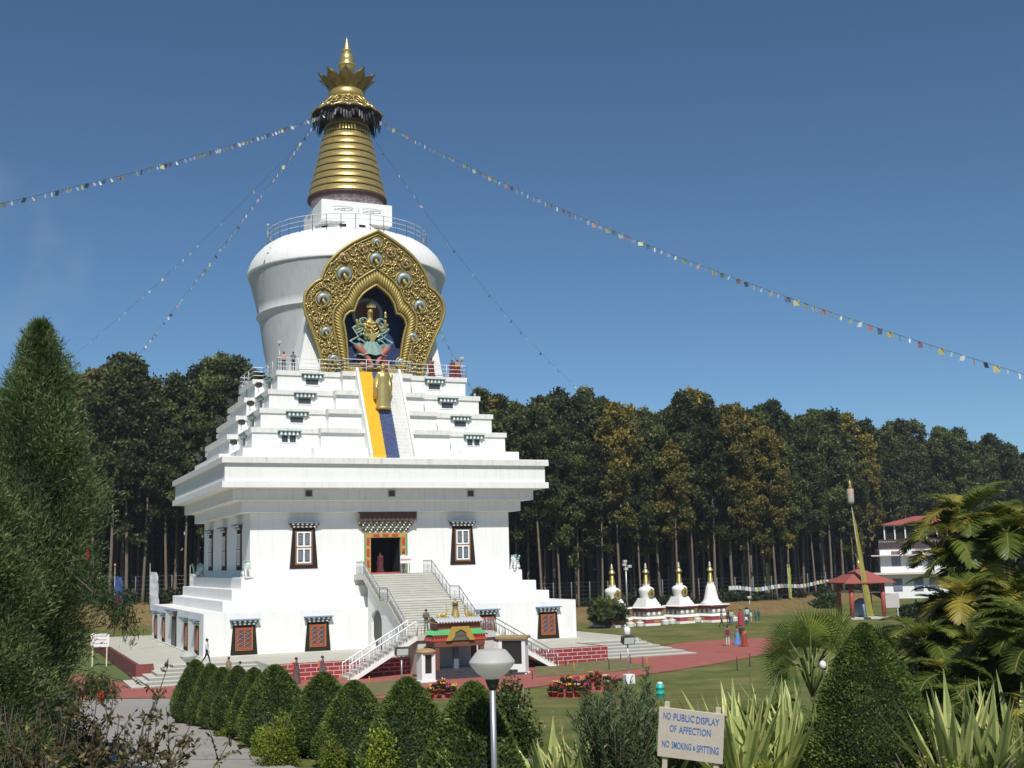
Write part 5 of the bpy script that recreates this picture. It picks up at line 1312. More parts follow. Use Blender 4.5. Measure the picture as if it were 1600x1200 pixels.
AGA = leafmat('striped_sword_leaves', (.16,.22,.07), (.44,.48,.17), (.75,.72,.28), .2, .42)
AGAD = leafmat('sword_leaf_dark', (.05,.085,.03), (.10,.14,.05), (.16,.19,.07), .12, .42)
PALM = leafmat('palm_leaflets', (.045,.08,.016), (.19,.23,.045), (.44,.36,.07), .4, .4)
FANP = leafmat('fan_palm_leaf', (.05,.09,.025), (.16,.22,.05), (.38,.44,.08), .4, .4)
REDL = leafmat('reddish_small_leaves', (.035,.05,.018), (.13,.085,.035), (.26,.22,.07), .3)

# ------------------------------------------------------------------ sal forest
def sal_variant(seed, Ht=28., yellow=False):
    r = np.random.default_rng(seed); random.seed(seed)
    tb = MB(); lean = r.uniform(-.6, .6, 2); pts = []; 
    for i in range(9):
        t = i/8; pts.append((lean[0]*t*t+.18*math.sin(t*5+seed), lean[1]*t*t+.18*math.cos(t*4+seed), -1+(Ht*.93+1)*t))
    rad = [.25-.19*(i/8)**.9 for i in range(9)]; rad[0] = .31
    tb.tube(pts, rad, 9)
    cen = []; base = r.uniform(.24, .46)
    ncl = 58
    for k in range(ncl):
        h = base+(1-base)*((k+.5)/ncl)**.85; a = k*2.4+r.uniform(-.5, .5)
        prof = math.sin(PI*min(1, (h-base)/(1-base)*.78+.2))**.7
        R = r.uniform(.15, 1)**.6*prof*r.uniform(2.2, 5.0)
        P0 = np.array([np.interp(h-.05, np.linspace(0, 1, 9), [p[j] for p in pts]) for j in range(3)]); P0[2] = (h-.07)*Ht
        c = P0+np.array([R*math.cos(a), R*math.sin(a), .06*Ht+R*.25-(.3 if h < .5 else 0)])
        if c[2] > Ht: c[2] = Ht-r.uniform(0, 1)
        cen.append((c, r.uniform(.6, 1.6)*(1 if .5 < h < .88 else .68)))
        if R > 1 and k % 2 == 0 and h > .5: tb.tube([P0, (P0+c)/2+np.array([0,0,-.3]), c], [.10,.07,.03], 5)
    P = []; tint = []
    for c, s in cen:
        n = int(150*s*s)+30; u = r.normal(size=(n, 3)); u /= np.linalg.norm(u, axis=1)[:, None]
        rad_ = s*(.3+.85*r.random(n)**.7)[:, None]
        P.append(c+u*rad_*np.array([1,1,.68])); b0 = r.uniform(0, .55)+((.35*(c[2]/Ht)**2-.05) if yellow else 0)
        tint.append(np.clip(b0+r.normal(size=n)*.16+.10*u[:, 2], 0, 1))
    P = np.concatenate(P); tint = np.concatenate(tint); n = len(P)
    d = r.normal(size=(n, 3)); d[:, 2] -= .3
    me = leaves('crown', P, d, r.uniform(.35, .7, n), r.uniform(.22, .42, n), tint, SALY if yellow else SAL)
    return tb.mesh('trunk', BARK), me
VAR = [sal_variant(s) for s in (1, 2, 3, 4, 5, 6, 7)]; VARY = [sal_variant(s, yellow=True) for s in (11, 12, 13)]
def tree_root(loc, label, group, tm, cm, s, rz, cat='tree', name='sal_tree'):
    root = thing(name, label, cat, loc, rz, group, s); link('trunk', tm, root); link('crown', cm, root); return root
random.seed(5)
cnt = 0
LD = 'tall slender forest tree with dark green crown and bare lower trunk behind the lawn'
LY = 'tall forest tree with a crown turning yellow brown among the dark green ones'
def topline(px):                          # crown tops of the wood read off the photo (image row)
    return float(np.interp(px, [-100,100,150,190,215,250,290,330,370,400,730,760,800,870,920,1000,1035,1075,1130,1165,1210,1270,1330,1400,1480,1530,1580,1700], [610,608,585,560,575,640,590,575,580,605,640,632,634,632,630,638,655,630,636,660,648,665,668,668,690,690,715,725]))
for row, (dq, step) in enumerate(((8,31),(13,29),(18,30),(24,31),(31,34),(38,36))):
    px = -70+row*7
    while px < 1690:
        pj = px+random.uniform(-8, 8); u = (pj-800)/FPX; D = float(np.interp(u, EU, ED))+dq+random.uniform(-1.8, 1.8)
        behind = 400 < pj < 700
        if behind and row > 0: px += step; continue
        p = CAM[:2]+FH*D+RH*u*D; z = H(*p)
        q = proj((p[0], p[1], z)); tgt = topline(pj)+random.choice((-18, -6, 6, 22, 40, 58))*(1 if row < 3 else .8)+(10 if row == 0 else 0)
        ht = (q[1]-tgt)/FPX*D*1.02
        yel = (950 < pj < 1160 and random.random() < .6) or (100 < pj < 140 and row < 2) or (1310 < pj < 1420 and random.random() < .2) or random.random() < .03
        v = random.choice(VARY if yel else VAR)
        tree_root((p[0], p[1], z-.2), LY if yel else LD, 'yellowing trees in the forest wall' if yel else 'dark green trees of the forest wall', v[0], v[1], (ht/28*.92, ht/28*.92, ht/28), random.uniform(0, 6.28)); cnt += 1
        px += step*random.uniform(.8, 1.2)
print('forest trees', cnt)
# deep forest behind, uncountable
tb = MB(); P = []; tn = []
for k in range(620):
    pj = random.uniform(-150, 1750)
    u = (pj-800)/FPX; D = float(np.interp(u, EU, ED))+random.uniform(44, 85); p = CAM[:2]+FH*D+RH*u*D; z = H(*p); h = (proj((p[0], p[1], z))[1]-topline(pj)-random.uniform(22, 60))/FPX*D
    tb.tube([(p[0],p[1],z-1),(p[0]+random.uniform(-1,1),p[1],z+h)], [.32,.15], 5)
    n = 170; u_ = np.clip(rng.normal(size=(n, 3)), -1.8, 1.8); P.append(np.array([p[0],p[1],z+h*.66])+u_*np.array([1.9,1.9,h*.15])); tn.append(rng.uniform(0, .45, n))
    n = 70; u_ = rng.uniform(-1, 1, size=(n, 3)); P.append(np.array([p[0],p[1],z+h*.2])+u_*np.array([3.2,3.2,h*.22])); tn.append(rng.uniform(0, .3, n))
P = np.concatenate(P); n = len(P)
me = leaves('deep_forest', P, unit(n), rng.uniform(1.1, 1.9, n), rng.uniform(.7, 1.2, n), np.concatenate(tn), [SAL, BARK], extra=tb)
tag(link('deep_forest', me), 'dark mass of trunks and leaves deep inside the wood', 'forest', kind='stuff')
# understory
def bush(seed, n=1500, sx=1., sz=.8, leaf=(.10,.2), m=UNDER, mode='blob', clumps=14, name='leaves', tb0=0., flat=.4):
    r = np.random.default_rng(seed); P = []; T = []
    for k in range(clumps):
        c = r.normal(size=3); c /= np.linalg.norm(c); c *= r.uniform(.35, .8); c[2] = abs(c[2]); s = r.uniform(.28, .5)
        u = r.normal(size=(n//clumps, 3)); u /= np.linalg.norm(u, axis=1)[:, None]
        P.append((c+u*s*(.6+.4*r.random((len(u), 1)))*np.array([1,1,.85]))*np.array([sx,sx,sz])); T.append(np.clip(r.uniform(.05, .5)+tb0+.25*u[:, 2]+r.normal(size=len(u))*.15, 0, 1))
    P = np.concatenate(P); P[:, 2] = np.abs(P[:, 2]); n = len(P)
    sb = MB()
    for k in range(9):
        a = k*2.4; sb.tube([(0,0,-.1),(.25*sx*math.cos(a),.25*sx*math.sin(a),.35*sz),(.6*sx*math.cos(a),.6*sx*math.sin(a),.85*sz)], [.03*sx,.02*sx,.008*sx], 4)
    return leaves(name, P, r.normal(size=(n, 3))+np.array([0,0,flat]), r.uniform(*leaf, n), r.uniform(leaf[0]*.5, leaf[1]*.5, n), np.concatenate(T), m), sb.mesh('stem', BARKD)
UB = [bush(40+k, 1300, 1.9, 2.0, (.25,.5)) for k in range(3)]
random.seed(9)
for px in list(range(-30, 330, 17))+list(range(905, 1640, 17)):
    pj = px+random.uniform(-6, 6); u = (pj-800)/FPX; D = float(np.interp(u, EU, ED))+random.uniform(5, 12); p = CAM[:2]+FH*D+RH*u*D
    s = random.uniform(.5, 1.15) if px < 900 else random.uniform(.35, .95); v = random.choice(UB)
    root = thing('bush', 'low dark bush under the forest trees behind the wire fence', 'bush', (p[0], p[1], H(*p)-.1), random.uniform(0, 6), 'undergrowth bushes along the forest edge', s); link('stem', v[1], root); link('leaves', v[0], root)
# round dark tree in front of the left small stupa
P = gp(949, 981); D = proj(P)[2]; k = D/FPX
me, _ = bush(77, 5200, 1, 1, (.22,.42), SAL, clumps=26)
root = thing('round_tree', 'low spreading dark green tree in front of the leftmost small stupa', 'tree', P)
c = link('crown', me, root, (0,-.0,14*k)); c.scale = (36*k, 30*k, 38*k); me.update()
c.scale = (34*k/1.15, 30*k/1.15, 36*k/1.2)
b = MB(); b.tube([(0,0,-.2),(.1,0,10*k),(.4,.2,22*k)], [.22,.18,.1], 7)
for a in range(5): b.tube([(0,0,9*k),(1.2*math.cos(a*1.3),1.2*math.sin(a*1.3),20*k)], [.12,.05], 5)
b.build('trunk', BARKD, root)
for px, py, sz, lb in ((1290, 950, 24, 'rounded green bush at the left of the red kiosk'), (1425, 965, 26, 'rounded green bush between the kiosk sign and the white building'), (1460, 972, 22, 'green bush below the far white building beside the palms'), (905+22, 958, 12, 'small green bush beyond the right end of the building')):
    P = gp(px, py); k = proj(P)[2]/FPX; v = bush(px, 2200, 1, 1, (.16,.34), UNDER, clumps=18, tb0=.1)
    root = thing('bush', lb, 'bush', P, 0, None, (sz*k, sz*k, sz*k*.9)); link('stem', v[1], root); link('leaves', v[0], root)

# ------------------------------------------------------------------ clipped cones
def cone_mesh(seed, n=15000, H0=1.45, R0=.5, leaf=.045, ex=.64):
    r = np.random.default_rng(seed)
    def prof(t): return R0*(np.clip(1-t, 0, 1)**(ex-.04))*(1+.28*np.clip(t-.0, 0, .3)/.3)/1.02*np.where(t < .12, .78+.22*t/.12, 1)
    A = r.uniform(0, 2*PI, n); T = r.random(n)**1.25
    bmp = 1+.035*np.sin(A*3+T*5+seed)+.025*np.sin(A*7-T*13+seed)+.028*r.normal(size=n)+(r.random(n) < .015)*.07
    Rr = prof(T)*bmp
    P = np.stack([Rr*np.cos(A), Rr*np.sin(A), .10+T*H0], 1)
    d = np.stack([np.cos(A)*.8, np.sin(A)*.8, np.full(n, .9)], 1)+r.normal(size=(n, 3))*.55
    tint = np.clip(.38+.28*np.sin(A*5+T*7+seed)*.6+r.normal(size=n)*.2+.12*np.sin(T*31+A*3), 0, 1)
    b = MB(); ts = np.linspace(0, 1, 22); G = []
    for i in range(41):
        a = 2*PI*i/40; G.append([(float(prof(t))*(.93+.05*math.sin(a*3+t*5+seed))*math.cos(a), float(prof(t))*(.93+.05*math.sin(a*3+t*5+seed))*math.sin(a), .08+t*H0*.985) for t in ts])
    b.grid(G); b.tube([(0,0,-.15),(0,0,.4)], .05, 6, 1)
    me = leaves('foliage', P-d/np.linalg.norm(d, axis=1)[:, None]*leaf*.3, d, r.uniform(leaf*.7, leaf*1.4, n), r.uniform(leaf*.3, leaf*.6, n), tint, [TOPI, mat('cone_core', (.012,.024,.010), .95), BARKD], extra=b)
    return me
CM = [cone_mesh(s) for s in (3, 8, 14)]
cl = ['first and farthest clipped cone bush of the hedge, by the white bowl lamp','second clipped cone bush from the far end of the hedge','third clipped cone bush from the far end','fourth clipped cone bush from the far end, before the tan shirted man','fifth clipped cone bush from the far end, smaller than its neighbours','sixth cone bush, the first broad one in front of the red block wall','seventh cone bush in front of the robed walkers','eighth cone bush left of the foot of the stairs','large ninth cone bush below the narrow lamp cabinet','nearest and largest cone bush right behind the steel lamp pole']
for i, (px, ty, D, w) in enumerate([(304,1033,33.5,62),(328,1040,32,62),(346,1045,30.5,62),(370,1043,29,66),(396,1046,27.6,70),(429,1042,25.4,100),(505,1054,23.4,102),(554,1067,21.5,104),(638,1063,17.8,126),(742,1072,14.1,150)]):
    P = gd(px, D); q = proj(P); hgt = (q[1]-ty)/FPX*q[2]
    root = thing('cone_topiary', cl[i], 'topiary', (P[0], P[1], P[2]), random.uniform(0, 6), 'row of clipped cone bushes', (w/FPX*D/.92, w/FPX*D/.92, hgt/1.56))
    link('foliage', CM[i % 3], root)
P = gd(1368, 16.5); q = proj(P); hgt = (q[1]-978)/FPX*q[2]; w = 215/FPX*q[2]
root = thing('cone_topiary', 'broad dark clipped conifer at the lower right between sword leaved plants', 'topiary', P, 1., None, (w/1.04, w/1.04, hgt/1.56)); link('foliage', cone_mesh(21, 40000, leaf=.028, ex=.74), root)

# low dark hedge that carries the row of cones
hp0 = [(292,34.6),(304,33.5),(346,30.5),(396,27.6),(429,25.4),(505,23.4),(554,21.5),(638,17.8),(742,14.1),(860,11.8)]
hq = [np.array(gd(*q)[:2]) for q in hp0]; C_ = []; N_ = []
segs = [(a, b_, np.linalg.norm(b_-a)) for a, b_ in zip(hq[:-1], hq[1:])]; core = MB()
for a, b_, L_ in segs:
    n = int(3800*L_/6)+200; t = rng.random(n); d = (b_-a)/L_; nn = np.array([-d[1], d[0]]); s_ = rng.uniform(-1, 1, n); z_ = rng.random(n); face = rng.random(n) < .45
    s_ = np.where(face, np.sign(s_)*rng.uniform(.9, 1.08, n), s_); z_ = np.where(face, z_, rng.uniform(.88, 1.1, n))
    for i in range(n):
        p = a+(b_-a)*t[i]+nn*s_[i]*.34; C_.append((p[0], p[1], H(*p)+z_[i]*.42)); N_.append((nn[0]*s_[i], nn[1]*s_[i], .5))
    m = int(L_/1.0)+1
    for i in range(m):
        p, q_ = a+(b_-a)*i/m, a+(b_-a)*(i+1)/m; z0, z1 = H(*p), H(*q_)
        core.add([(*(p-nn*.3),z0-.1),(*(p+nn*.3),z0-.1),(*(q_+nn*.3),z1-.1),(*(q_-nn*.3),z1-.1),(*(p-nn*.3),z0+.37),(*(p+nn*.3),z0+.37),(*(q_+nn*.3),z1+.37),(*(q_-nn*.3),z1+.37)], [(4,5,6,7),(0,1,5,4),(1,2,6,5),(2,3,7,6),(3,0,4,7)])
C_ = np.array(C_); n = len(C_); Dn = np.array(N_)+rng.normal(size=(n, 3))*.6
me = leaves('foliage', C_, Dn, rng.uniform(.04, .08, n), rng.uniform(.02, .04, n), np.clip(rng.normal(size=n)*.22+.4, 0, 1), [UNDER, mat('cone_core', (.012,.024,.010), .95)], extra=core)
root = thing('hedge', 'long low dark hedge at the feet of the clipped cone bushes beside the path', 'hedge'); link('foliage', me, root)

# ------------------------------------------------------------------ foreground shrubs
def shrub(px, py, D, wpx, hpx, label, seed, m=YGR, n=5200, leaf=(.03,.065), tb0=.15, name='shrub', cl_=30):
    P = gd(px, D); k = D/FPX; P = (P[0], P[1], P[2])
    v = bush(seed, n, wpx/2*k/1.1, hpx*k/1.12, leaf, m, clumps=cl_, tb0=tb0, flat=.5)
    root = thing(name, label, 'bush', P, random.uniform(0, 6)); link('stem', v[1], root); link('leaves', v[0], root); return root
def hp_(px, D, ty): q = proj(gd(px, D)); return q[1]-ty
shrub(432, 0, 21.8, 80, hp_(432, 21.8, 1098), 'yellow green shrub between the sixth and seventh cone bushes', 101)
shrub(415, 0, 23.5, 56, hp_(415, 23.5, 1128), 'yellow green shrub low against the path edge before the sixth cone', 104, tb0=.0)
shrub(356, 0, 28.2, 46, hp_(356, 28.2, 1132), 'small olive green shrub under the third and fourth cone bushes', 105, tb0=-.1)
shrub(600, 0, 17.2, 66, hp_(600, 17.2, 1132), 'yellow green shrub between the eighth and ninth cone bushes', 102)
shrub(520, 0, 20.2, 56, hp_(520, 20.2, 1150), 'dull green shrub in the gap after the seventh cone bush', 106, tb0=-.1)
shrub(690, 0, 14.6, 70, hp_(690, 14.6, 1168), 'low green shrub at the foot of the nearest cone bush', 107, tb0=-.05)
shrub(1195, 0, 14.4, 90, hp_(1195, 14.4, 1186), 'low bright green shrub at the bottom edge right of the text sign', 108, leaf=(.03,.06))
shrub(1500, 0, 11.5, 330, hp_(1500, 11.5, 1148), 'bright yellow green shrub at the lower right corner', 103, leaf=(.03,.06), n=5200)
shrub(800, 0, 22., 100, hp_(800, 22, 1058), 'rounded glossy leaved bush with yellow leaf tips behind the bowl lamp', 110, m=GLOS, n=5600, leaf=(.06,.11), tb0=.08, cl_=34)
shrub(-10, 0, 15., 120, hp_(-10, 15, 1060), 'dark shrub at the very left edge under the conifer', 111, m=UNDER, n=3000)

shrub(118, 0, 22., 150, hp_(118, 22, 1112), 'dark undergrowth at the foot of the tall juniper beside the path', 115, m=UNDER, n=4200, leaf=(.05,.1), tb0=-.05)
shrub(30, 0, 13., 170, hp_(30, 13, 1150), 'low dark ground shrub in the lower left corner', 116, m=UNDER, n=4200, leaf=(.04,.08), tb0=-.05)
# sword-leaved plants
def sword(px, D, top, label, seed, nl=60, spread=.75, m=AGA, wide=.105):
    P = gd(px, D); k = D/FPX; h = (proj(P)[1]-top)*k; r = np.random.default_rng(seed)
    V = []; F = []; T = []; M_ = []
    for i in range(nl):
        a = i*2.39996+r.uniform(-.2, .2); el = 1.45-(i/nl)**.8*spread*r.uniform(.75, 1.15); L = h*r.uniform(.78, 1.05)*(1 if i < nl*.7 else .8); w = wide*r.uniform(.8, 1.2)
        d = np.array([math.cos(a)*math.cos(el), math.sin(a)*math.cos(el), math.sin(el)]); sd = np.array([-math.sin(a), math.cos(a), 0]); nn = np.cross(d, sd)
        p0 = np.array([math.cos(a)*.05, math.sin(a)*.05, 0])+np.array([*(RH*(i % 3-1)*h*.30), 0])+np.array([*(FH*((i*7) % 3-1)*h*.12), 0]); dark = r.random() < .3
        o = len(V); ns = 6
        for s in range(ns+1):
            t = s/ns; ww = w*(.55+.9*math.sin(PI*min(1, t*.9+.12)))*(1-t**4) if s < ns else .002
            c = p0+d*L*t+np.array([0,0,-.10*L*t*t*math.cos(el)])
            V += [c-sd*ww/2, c-sd*ww*.17+nn*ww*-.12, c+sd*ww*.17+nn*ww*-.12, c+sd*ww/2]
        for s in range(ns):
            for j in range(3):
                F.append((o+4*s+j, o+4*s+j+1, o+4*s+j+5, o+4*s+j+4)); T.append(min(1, max(0, (r.uniform(.55, 1) if j != 1 else r.uniform(.0, .45))-(.3 if dark else 0)))) ; M_.append(0)
    me = bpy.data.meshes.new('sword_leaves'); me.from_pydata([tuple(v) for v in V], [], F); me.materials.append(m); tagmesh(me, T); me.polygons.foreach_set('use_smooth', [False]*len(F)); me.update()
    root = thing('sword_leaf_plant', label, 'plant', P); link('leaves', me, root); b = MB(); b.tube([(0,0,-.2),(0,0,.15)], [.07,.08], 7); b.build('stem', BARKD, root); return root
sword(1215, 16.8, 1046, 'large fan of striped sword leaves right of the text sign', 1, 105, .95)
sword(905, 16.0, 1128, 'smaller striped sword leaved plant at the bottom, left of the text sign', 2, 80, 1.0)
sword(1550, 15.6, 1060, 'striped sword leaved plant at the lower right corner', 3, 95, .95)
sword(1442, 18.5, 1052, 'striped sword leaved plant just behind the broad dark conifer', 4, 60, .9)
sword(1068, 18.5, 1092, 'darker sword leaved plant behind the text sign', 5, 50, 1.1, AGAD)
# oleander
def stemmy(px, D, top, wpx, label, seed, nst=46, m=SILV, leafL=.12):
    P = gd(px, D); k = D/FPX; h = (proj(P)[1]-top)*k; R = wpx/2*k; r = np.random.default_rng(seed); C_ = []; Dd = []; sb = MB()
    for i in range(nst):
        a = r.uniform(0, 2*PI); rr_ = R*math.sqrt(r.random()); tip = np.array([rr_*math.cos(a), rr_*math.sin(a), h*(1-.28*(rr_/R)**2)*r.uniform(.82, 1)])
        base = tip*np.array([.25,.25,0]); sb.tube([base, (base+tip)/2+np.array([0,0,.05*h]), tip], [.014,.01,.004], 4)
        for s in np.linspace(.25, 1, 30):
            c = base*(1-s)**2+tip*s*s+((base+tip)+np.array([0,0,.1*h]))*s*(1-s)
            for q in range(3):
                a2 = r.uniform(0, 2*PI); C_.append(c); Dd.append((math.cos(a2)*.7, math.sin(a2)*.7, r.uniform(.3, 1.1)))
    C_ = np.array(C_); n = len(C_)
    me = leaves('leaves', C_, np.array(Dd), r.uniform(leafL*.7, leafL*1.2, n), r.uniform(.012, .02, n), np.clip(r.normal(size=n)*.22+.4, 0, 1), m)
    root = thing('oleander', label, 'bush', P); link('leaves', me, root); sb.build('stems', BARKD, root); return root
stemmy(966, 15.6, 1064, 140, 'dense narrow leaved oleander left of the text sign', 6, 60)
stemmy(1014, 16.5, 1052, 44, 'tall thin oleander shoots beside the turquoise bin', 7, 12)

# fan palm
def fanpalm(px, D, label, seed, fronds):
    P = gd(px, D); k = D/FPX; r = np.random.default_rng(seed)
    root = thing('fan_palm', label, 'palm', P); base = np.array(P)
    tb = MB(); crown = np.array([0,0,fronds['ch']]); tb.tube([(0,0,-.3),(0,0,crown[2])], [.09,.07], 8); tb.build('trunk', BARKD, root)
    for (hx, hy, R, face, tilt, tn) in fronds['f']:
        W = atd(hx, hy, D+r.uniform(-.7, .5)); hub = W-base; pb = MB(); mid = (crown+hub)/2+np.array([0,0,.2]); pb.tube([crown, mid, hub], [.022,.018,.014], 5)
        pet = pb.build('frond_stalk', mat('stalk_green', (.16,.19,.05), .5), root)
        V = []; F = []; T = []; n = 27
        right = np.array([RH[0], RH[1], 0]); up = np.array([0,0,1.]); fw = np.array([FH[0], FH[1], 0])
        ax = right*math.cos(face)+up*math.sin(face); cx = -right*math.sin(face)+up*math.cos(face); nz = np.cross(ax, cx); ca, sa = math.cos(tilt), math.sin(tilt)
        ax = ax*ca+nz*sa
        for i in range(n):
            a = (i/(n-1)-.5)*2.8
            for half in (0, 1):
                a0 = a-(.5-half*.5)*1.75/n; a1 = a0+.5*1.75/n
                L = R*(1-.16*abs(math.sin(a/2)))*r.uniform(.93, 1.03); dr = lambda q: ax*math.cos(q)+cx*math.sin(q)
                pl = nz*(.02 if half else -.02)*R
                o = len(V); am = a; s0 = hub+dr(a0)*.03; s1 = hub+dr(a1)*.03
                V += [hub, hub+dr(a0)*L*.58+pl, hub+dr(a1)*L*.58-pl, hub+dr((a0*.2+a1*.8) if not half else (a0*.8+a1*.2))*L+np.array([0,0,-.10*R])*abs(math.sin(a))]
                F.append((o, o+1, o+3, o+2)); T.append(min(1, max(0, tn+r.uniform(-.15, .2)+(.12 if half else -.1))))
        me = bpy.data.meshes.new('frond'); me.from_pydata([tuple(v) for v in V], [], F); me.materials.append(FANP); tagmesh(me, T); me.update(); link('frond', me, root)
def fans(cx, cy, n, seed, sc=1.):
    q = random.Random(seed); out = []
    for i in range(n):
        th = -.35+3.85*(i+.5)/n+q.uniform(-.15, .15); L = q.uniform(20, 68)*sc; R = q.uniform(.4, .6)*sc
        out.append((cx+L*math.cos(th), cy-L*.8*math.sin(th), R, th+q.uniform(-.25, .25), q.choice((-1, 1))*q.uniform(.35, 1.0), q.choice((.3,.45,.6,.8))))
    for i in range(n//3): out.append((cx+q.uniform(-30, 30)*sc, cy-q.uniform(10, 45)*sc, .55*sc, 1.6+q.uniform(-.6, .6), q.uniform(-.9, .9), q.choice((.3,.6,.85))))
    return out
fanpalm(1275, 21.5, 'fan palm with pleated round leaves in front of the red kiosk', 3, dict(ch=1.0, f=fans(1278, 1038, 20, 4, 1.12)+[(1266,1004,.78,1.7,.1,.9),(1300,1012,.6,1.0,.2,.7)]))
fanpalm(1345, 19.5, 'second fan palm with dark leaves between the first one and the areca clump', 4, dict(ch=.9, f=fans(1392, 1045, 10, 6, .85)))

# areca clump
def pinnate(base, az, L, el0, droop, r, tn, nleaf=54, lw=.034, ll=.33):
    V = []; F = []; T = []; sb = []
    d2 = np.array([math.cos(az), math.sin(az), 0]); pts = []; p = np.array(base, float); el = el0; n = 16
    for i in range(n+1):
        pts.append(p.copy()); p = p+(d2*math.cos(el)+np.array([0,0,math.sin(el)]))*L/n; el -= droop/n
    pts = np.array(pts); sdv = np.array([-math.sin(az), math.cos(az), 0])
    for j in range(nleaf):
        t = .18+.82*j/nleaf; f = t*n; i = int(min(n-1, f)); c = pts[i]+(pts[i+1]-pts[i])*(f-i); tg = pts[i+1]-pts[i]; tg /= np.linalg.norm(tg)
        for s in (-1, 1):
            l = ll*math.sin(PI*min(1, .22+.78*t))**.7*r.uniform(.85, 1.1)+.05; upv = np.cross(tg, sdv*s); upv = upv if upv[2] > 0 else -upv
            d = sdv*s*.8+tg*.65+upv*r.uniform(.05, .35); d /= np.linalg.norm(d)
            dd = np.array([0,0,-1.])*l*.22; w = tg*lw/2; o = len(V)
            V += [c-w*.6, c+w*.6, c+d*l*.5+w-dd*-.25, c+d*l*.5-w-dd*-.25, c+d*l+dd]
            F += [(o, o+1, o+2, o+3), (o+3, o+2, o+4)]; q = min(1, max(0, tn+r.uniform(-.12, .15))); T += [q, q]
    return V, F, T, pts
def areca(px, D, label, seed, stems, hts, nfr=9, L=1.7, spread=.7):
    P = gd(px, D); r = np.random.default_rng(seed); root = thing('areca_palm', label, 'palm', P)
    tb = MB()
    for k in range(stems):
        a = r.uniform(0, 2*PI); rr_ = spread*math.sqrt(r.random()); b0 = np.array([rr_*math.cos(a)*.6, rr_*math.sin(a)*.6, 0]); h = r.uniform(*hts); top = np.array([rr_*1.5*math.cos(a), rr_*1.5*math.sin(a), h])
        tb.tube([b0-np.array([0,0,.3]), (b0+top)/2+.0, top], [.05,.045,.035], 6)
        for q in range(nfr):
            az = q*2.4+r.uniform(-.4, .4); el = 1.35-(q/nfr)*1.15; tn = r.choice([.2,.35,.5,.65,.8,1.]) if q > 1 else .45
            V, F, T, pts = pinnate(top, az, L*r.uniform(.8, 1.1), el, r.uniform(1.2, 2.1), r, tn)
            me = bpy.data.meshes.new('frond'); me.from_pydata([tuple(v) for v in V], [], F); me.materials.append(PALM); tagmesh(me, T); me.update()
            fo = link('frond', me, root); sbm = MB(); sbm.tube(pts[::2], [.009]*len(pts[::2]), 4); sbm.build('rib', mat('palm_rib', (.20,.17,.04), .5), fo)
    tb.build('stems', mat('palm_stem', (.12,.11,.05), .7), root)
areca(1572, 21., 'tallest areca palm clump at the right edge with arching yellow green fronds', 11, 8, (3.1, 4.1), 9, 1.2, .5)
areca(1515, 22., 'areca palm clump with bronze yellow fronds in front of the white building', 12, 8, (1.3, 2.2), 9, .95, .45)
areca(1485, 19.5, 'low areca palm clump with drooping orange tinged fronds', 13, 7, (.9, 2.0), 9, 1.0, .4)
areca(1600, 17.5, 'dark areca palm clump at the far right edge', 14, 6, (1.2, 2.3), 8, 1.1, .5)
areca(1548, 22.5, 'dense areca palm clump between the tallest one and the bronze one', 18, 9, (1.2, 2.5), 10, .95, .5)
areca(1585, 20.0, 'bushy areca palm clump below the tallest one at the right edge', 19, 8, (1.3, 2.6), 10, 1.05, .5)
areca(1540, 17.0, 'mid height areca palm clump above the lower right sword leaves', 17, 6, (.8, 1.7), 8, 1.0, .5)
areca(1190, 20.5, 'small palm with striped drooping fronds behind the large sword leaves', 15, 2, (.5, .8), 8, .95, .15)
shrub(1515, 0, 24., 170, hp_(1515, 24, 890), 'dark shrub mass filling the areca palms from behind', 112, m=UNDER, n=6000, leaf=(.1,.2), cl_=40, tb0=-.15)
shrub(1590, 0, 20., 150, hp_(1590, 20, 930), 'dark shrub under the right edge palms', 113, m=UNDER, n=4500, leaf=(.1,.2), cl_=30, tb0=-.2)
shrub(1450, 0, 19.5, 100, hp_(1450, 19.5, 990), 'dark low shrub behind the broad dark conifer', 114, m=UNDER, n=3800, leaf=(.07,.14), cl_=26, tb0=-.15)

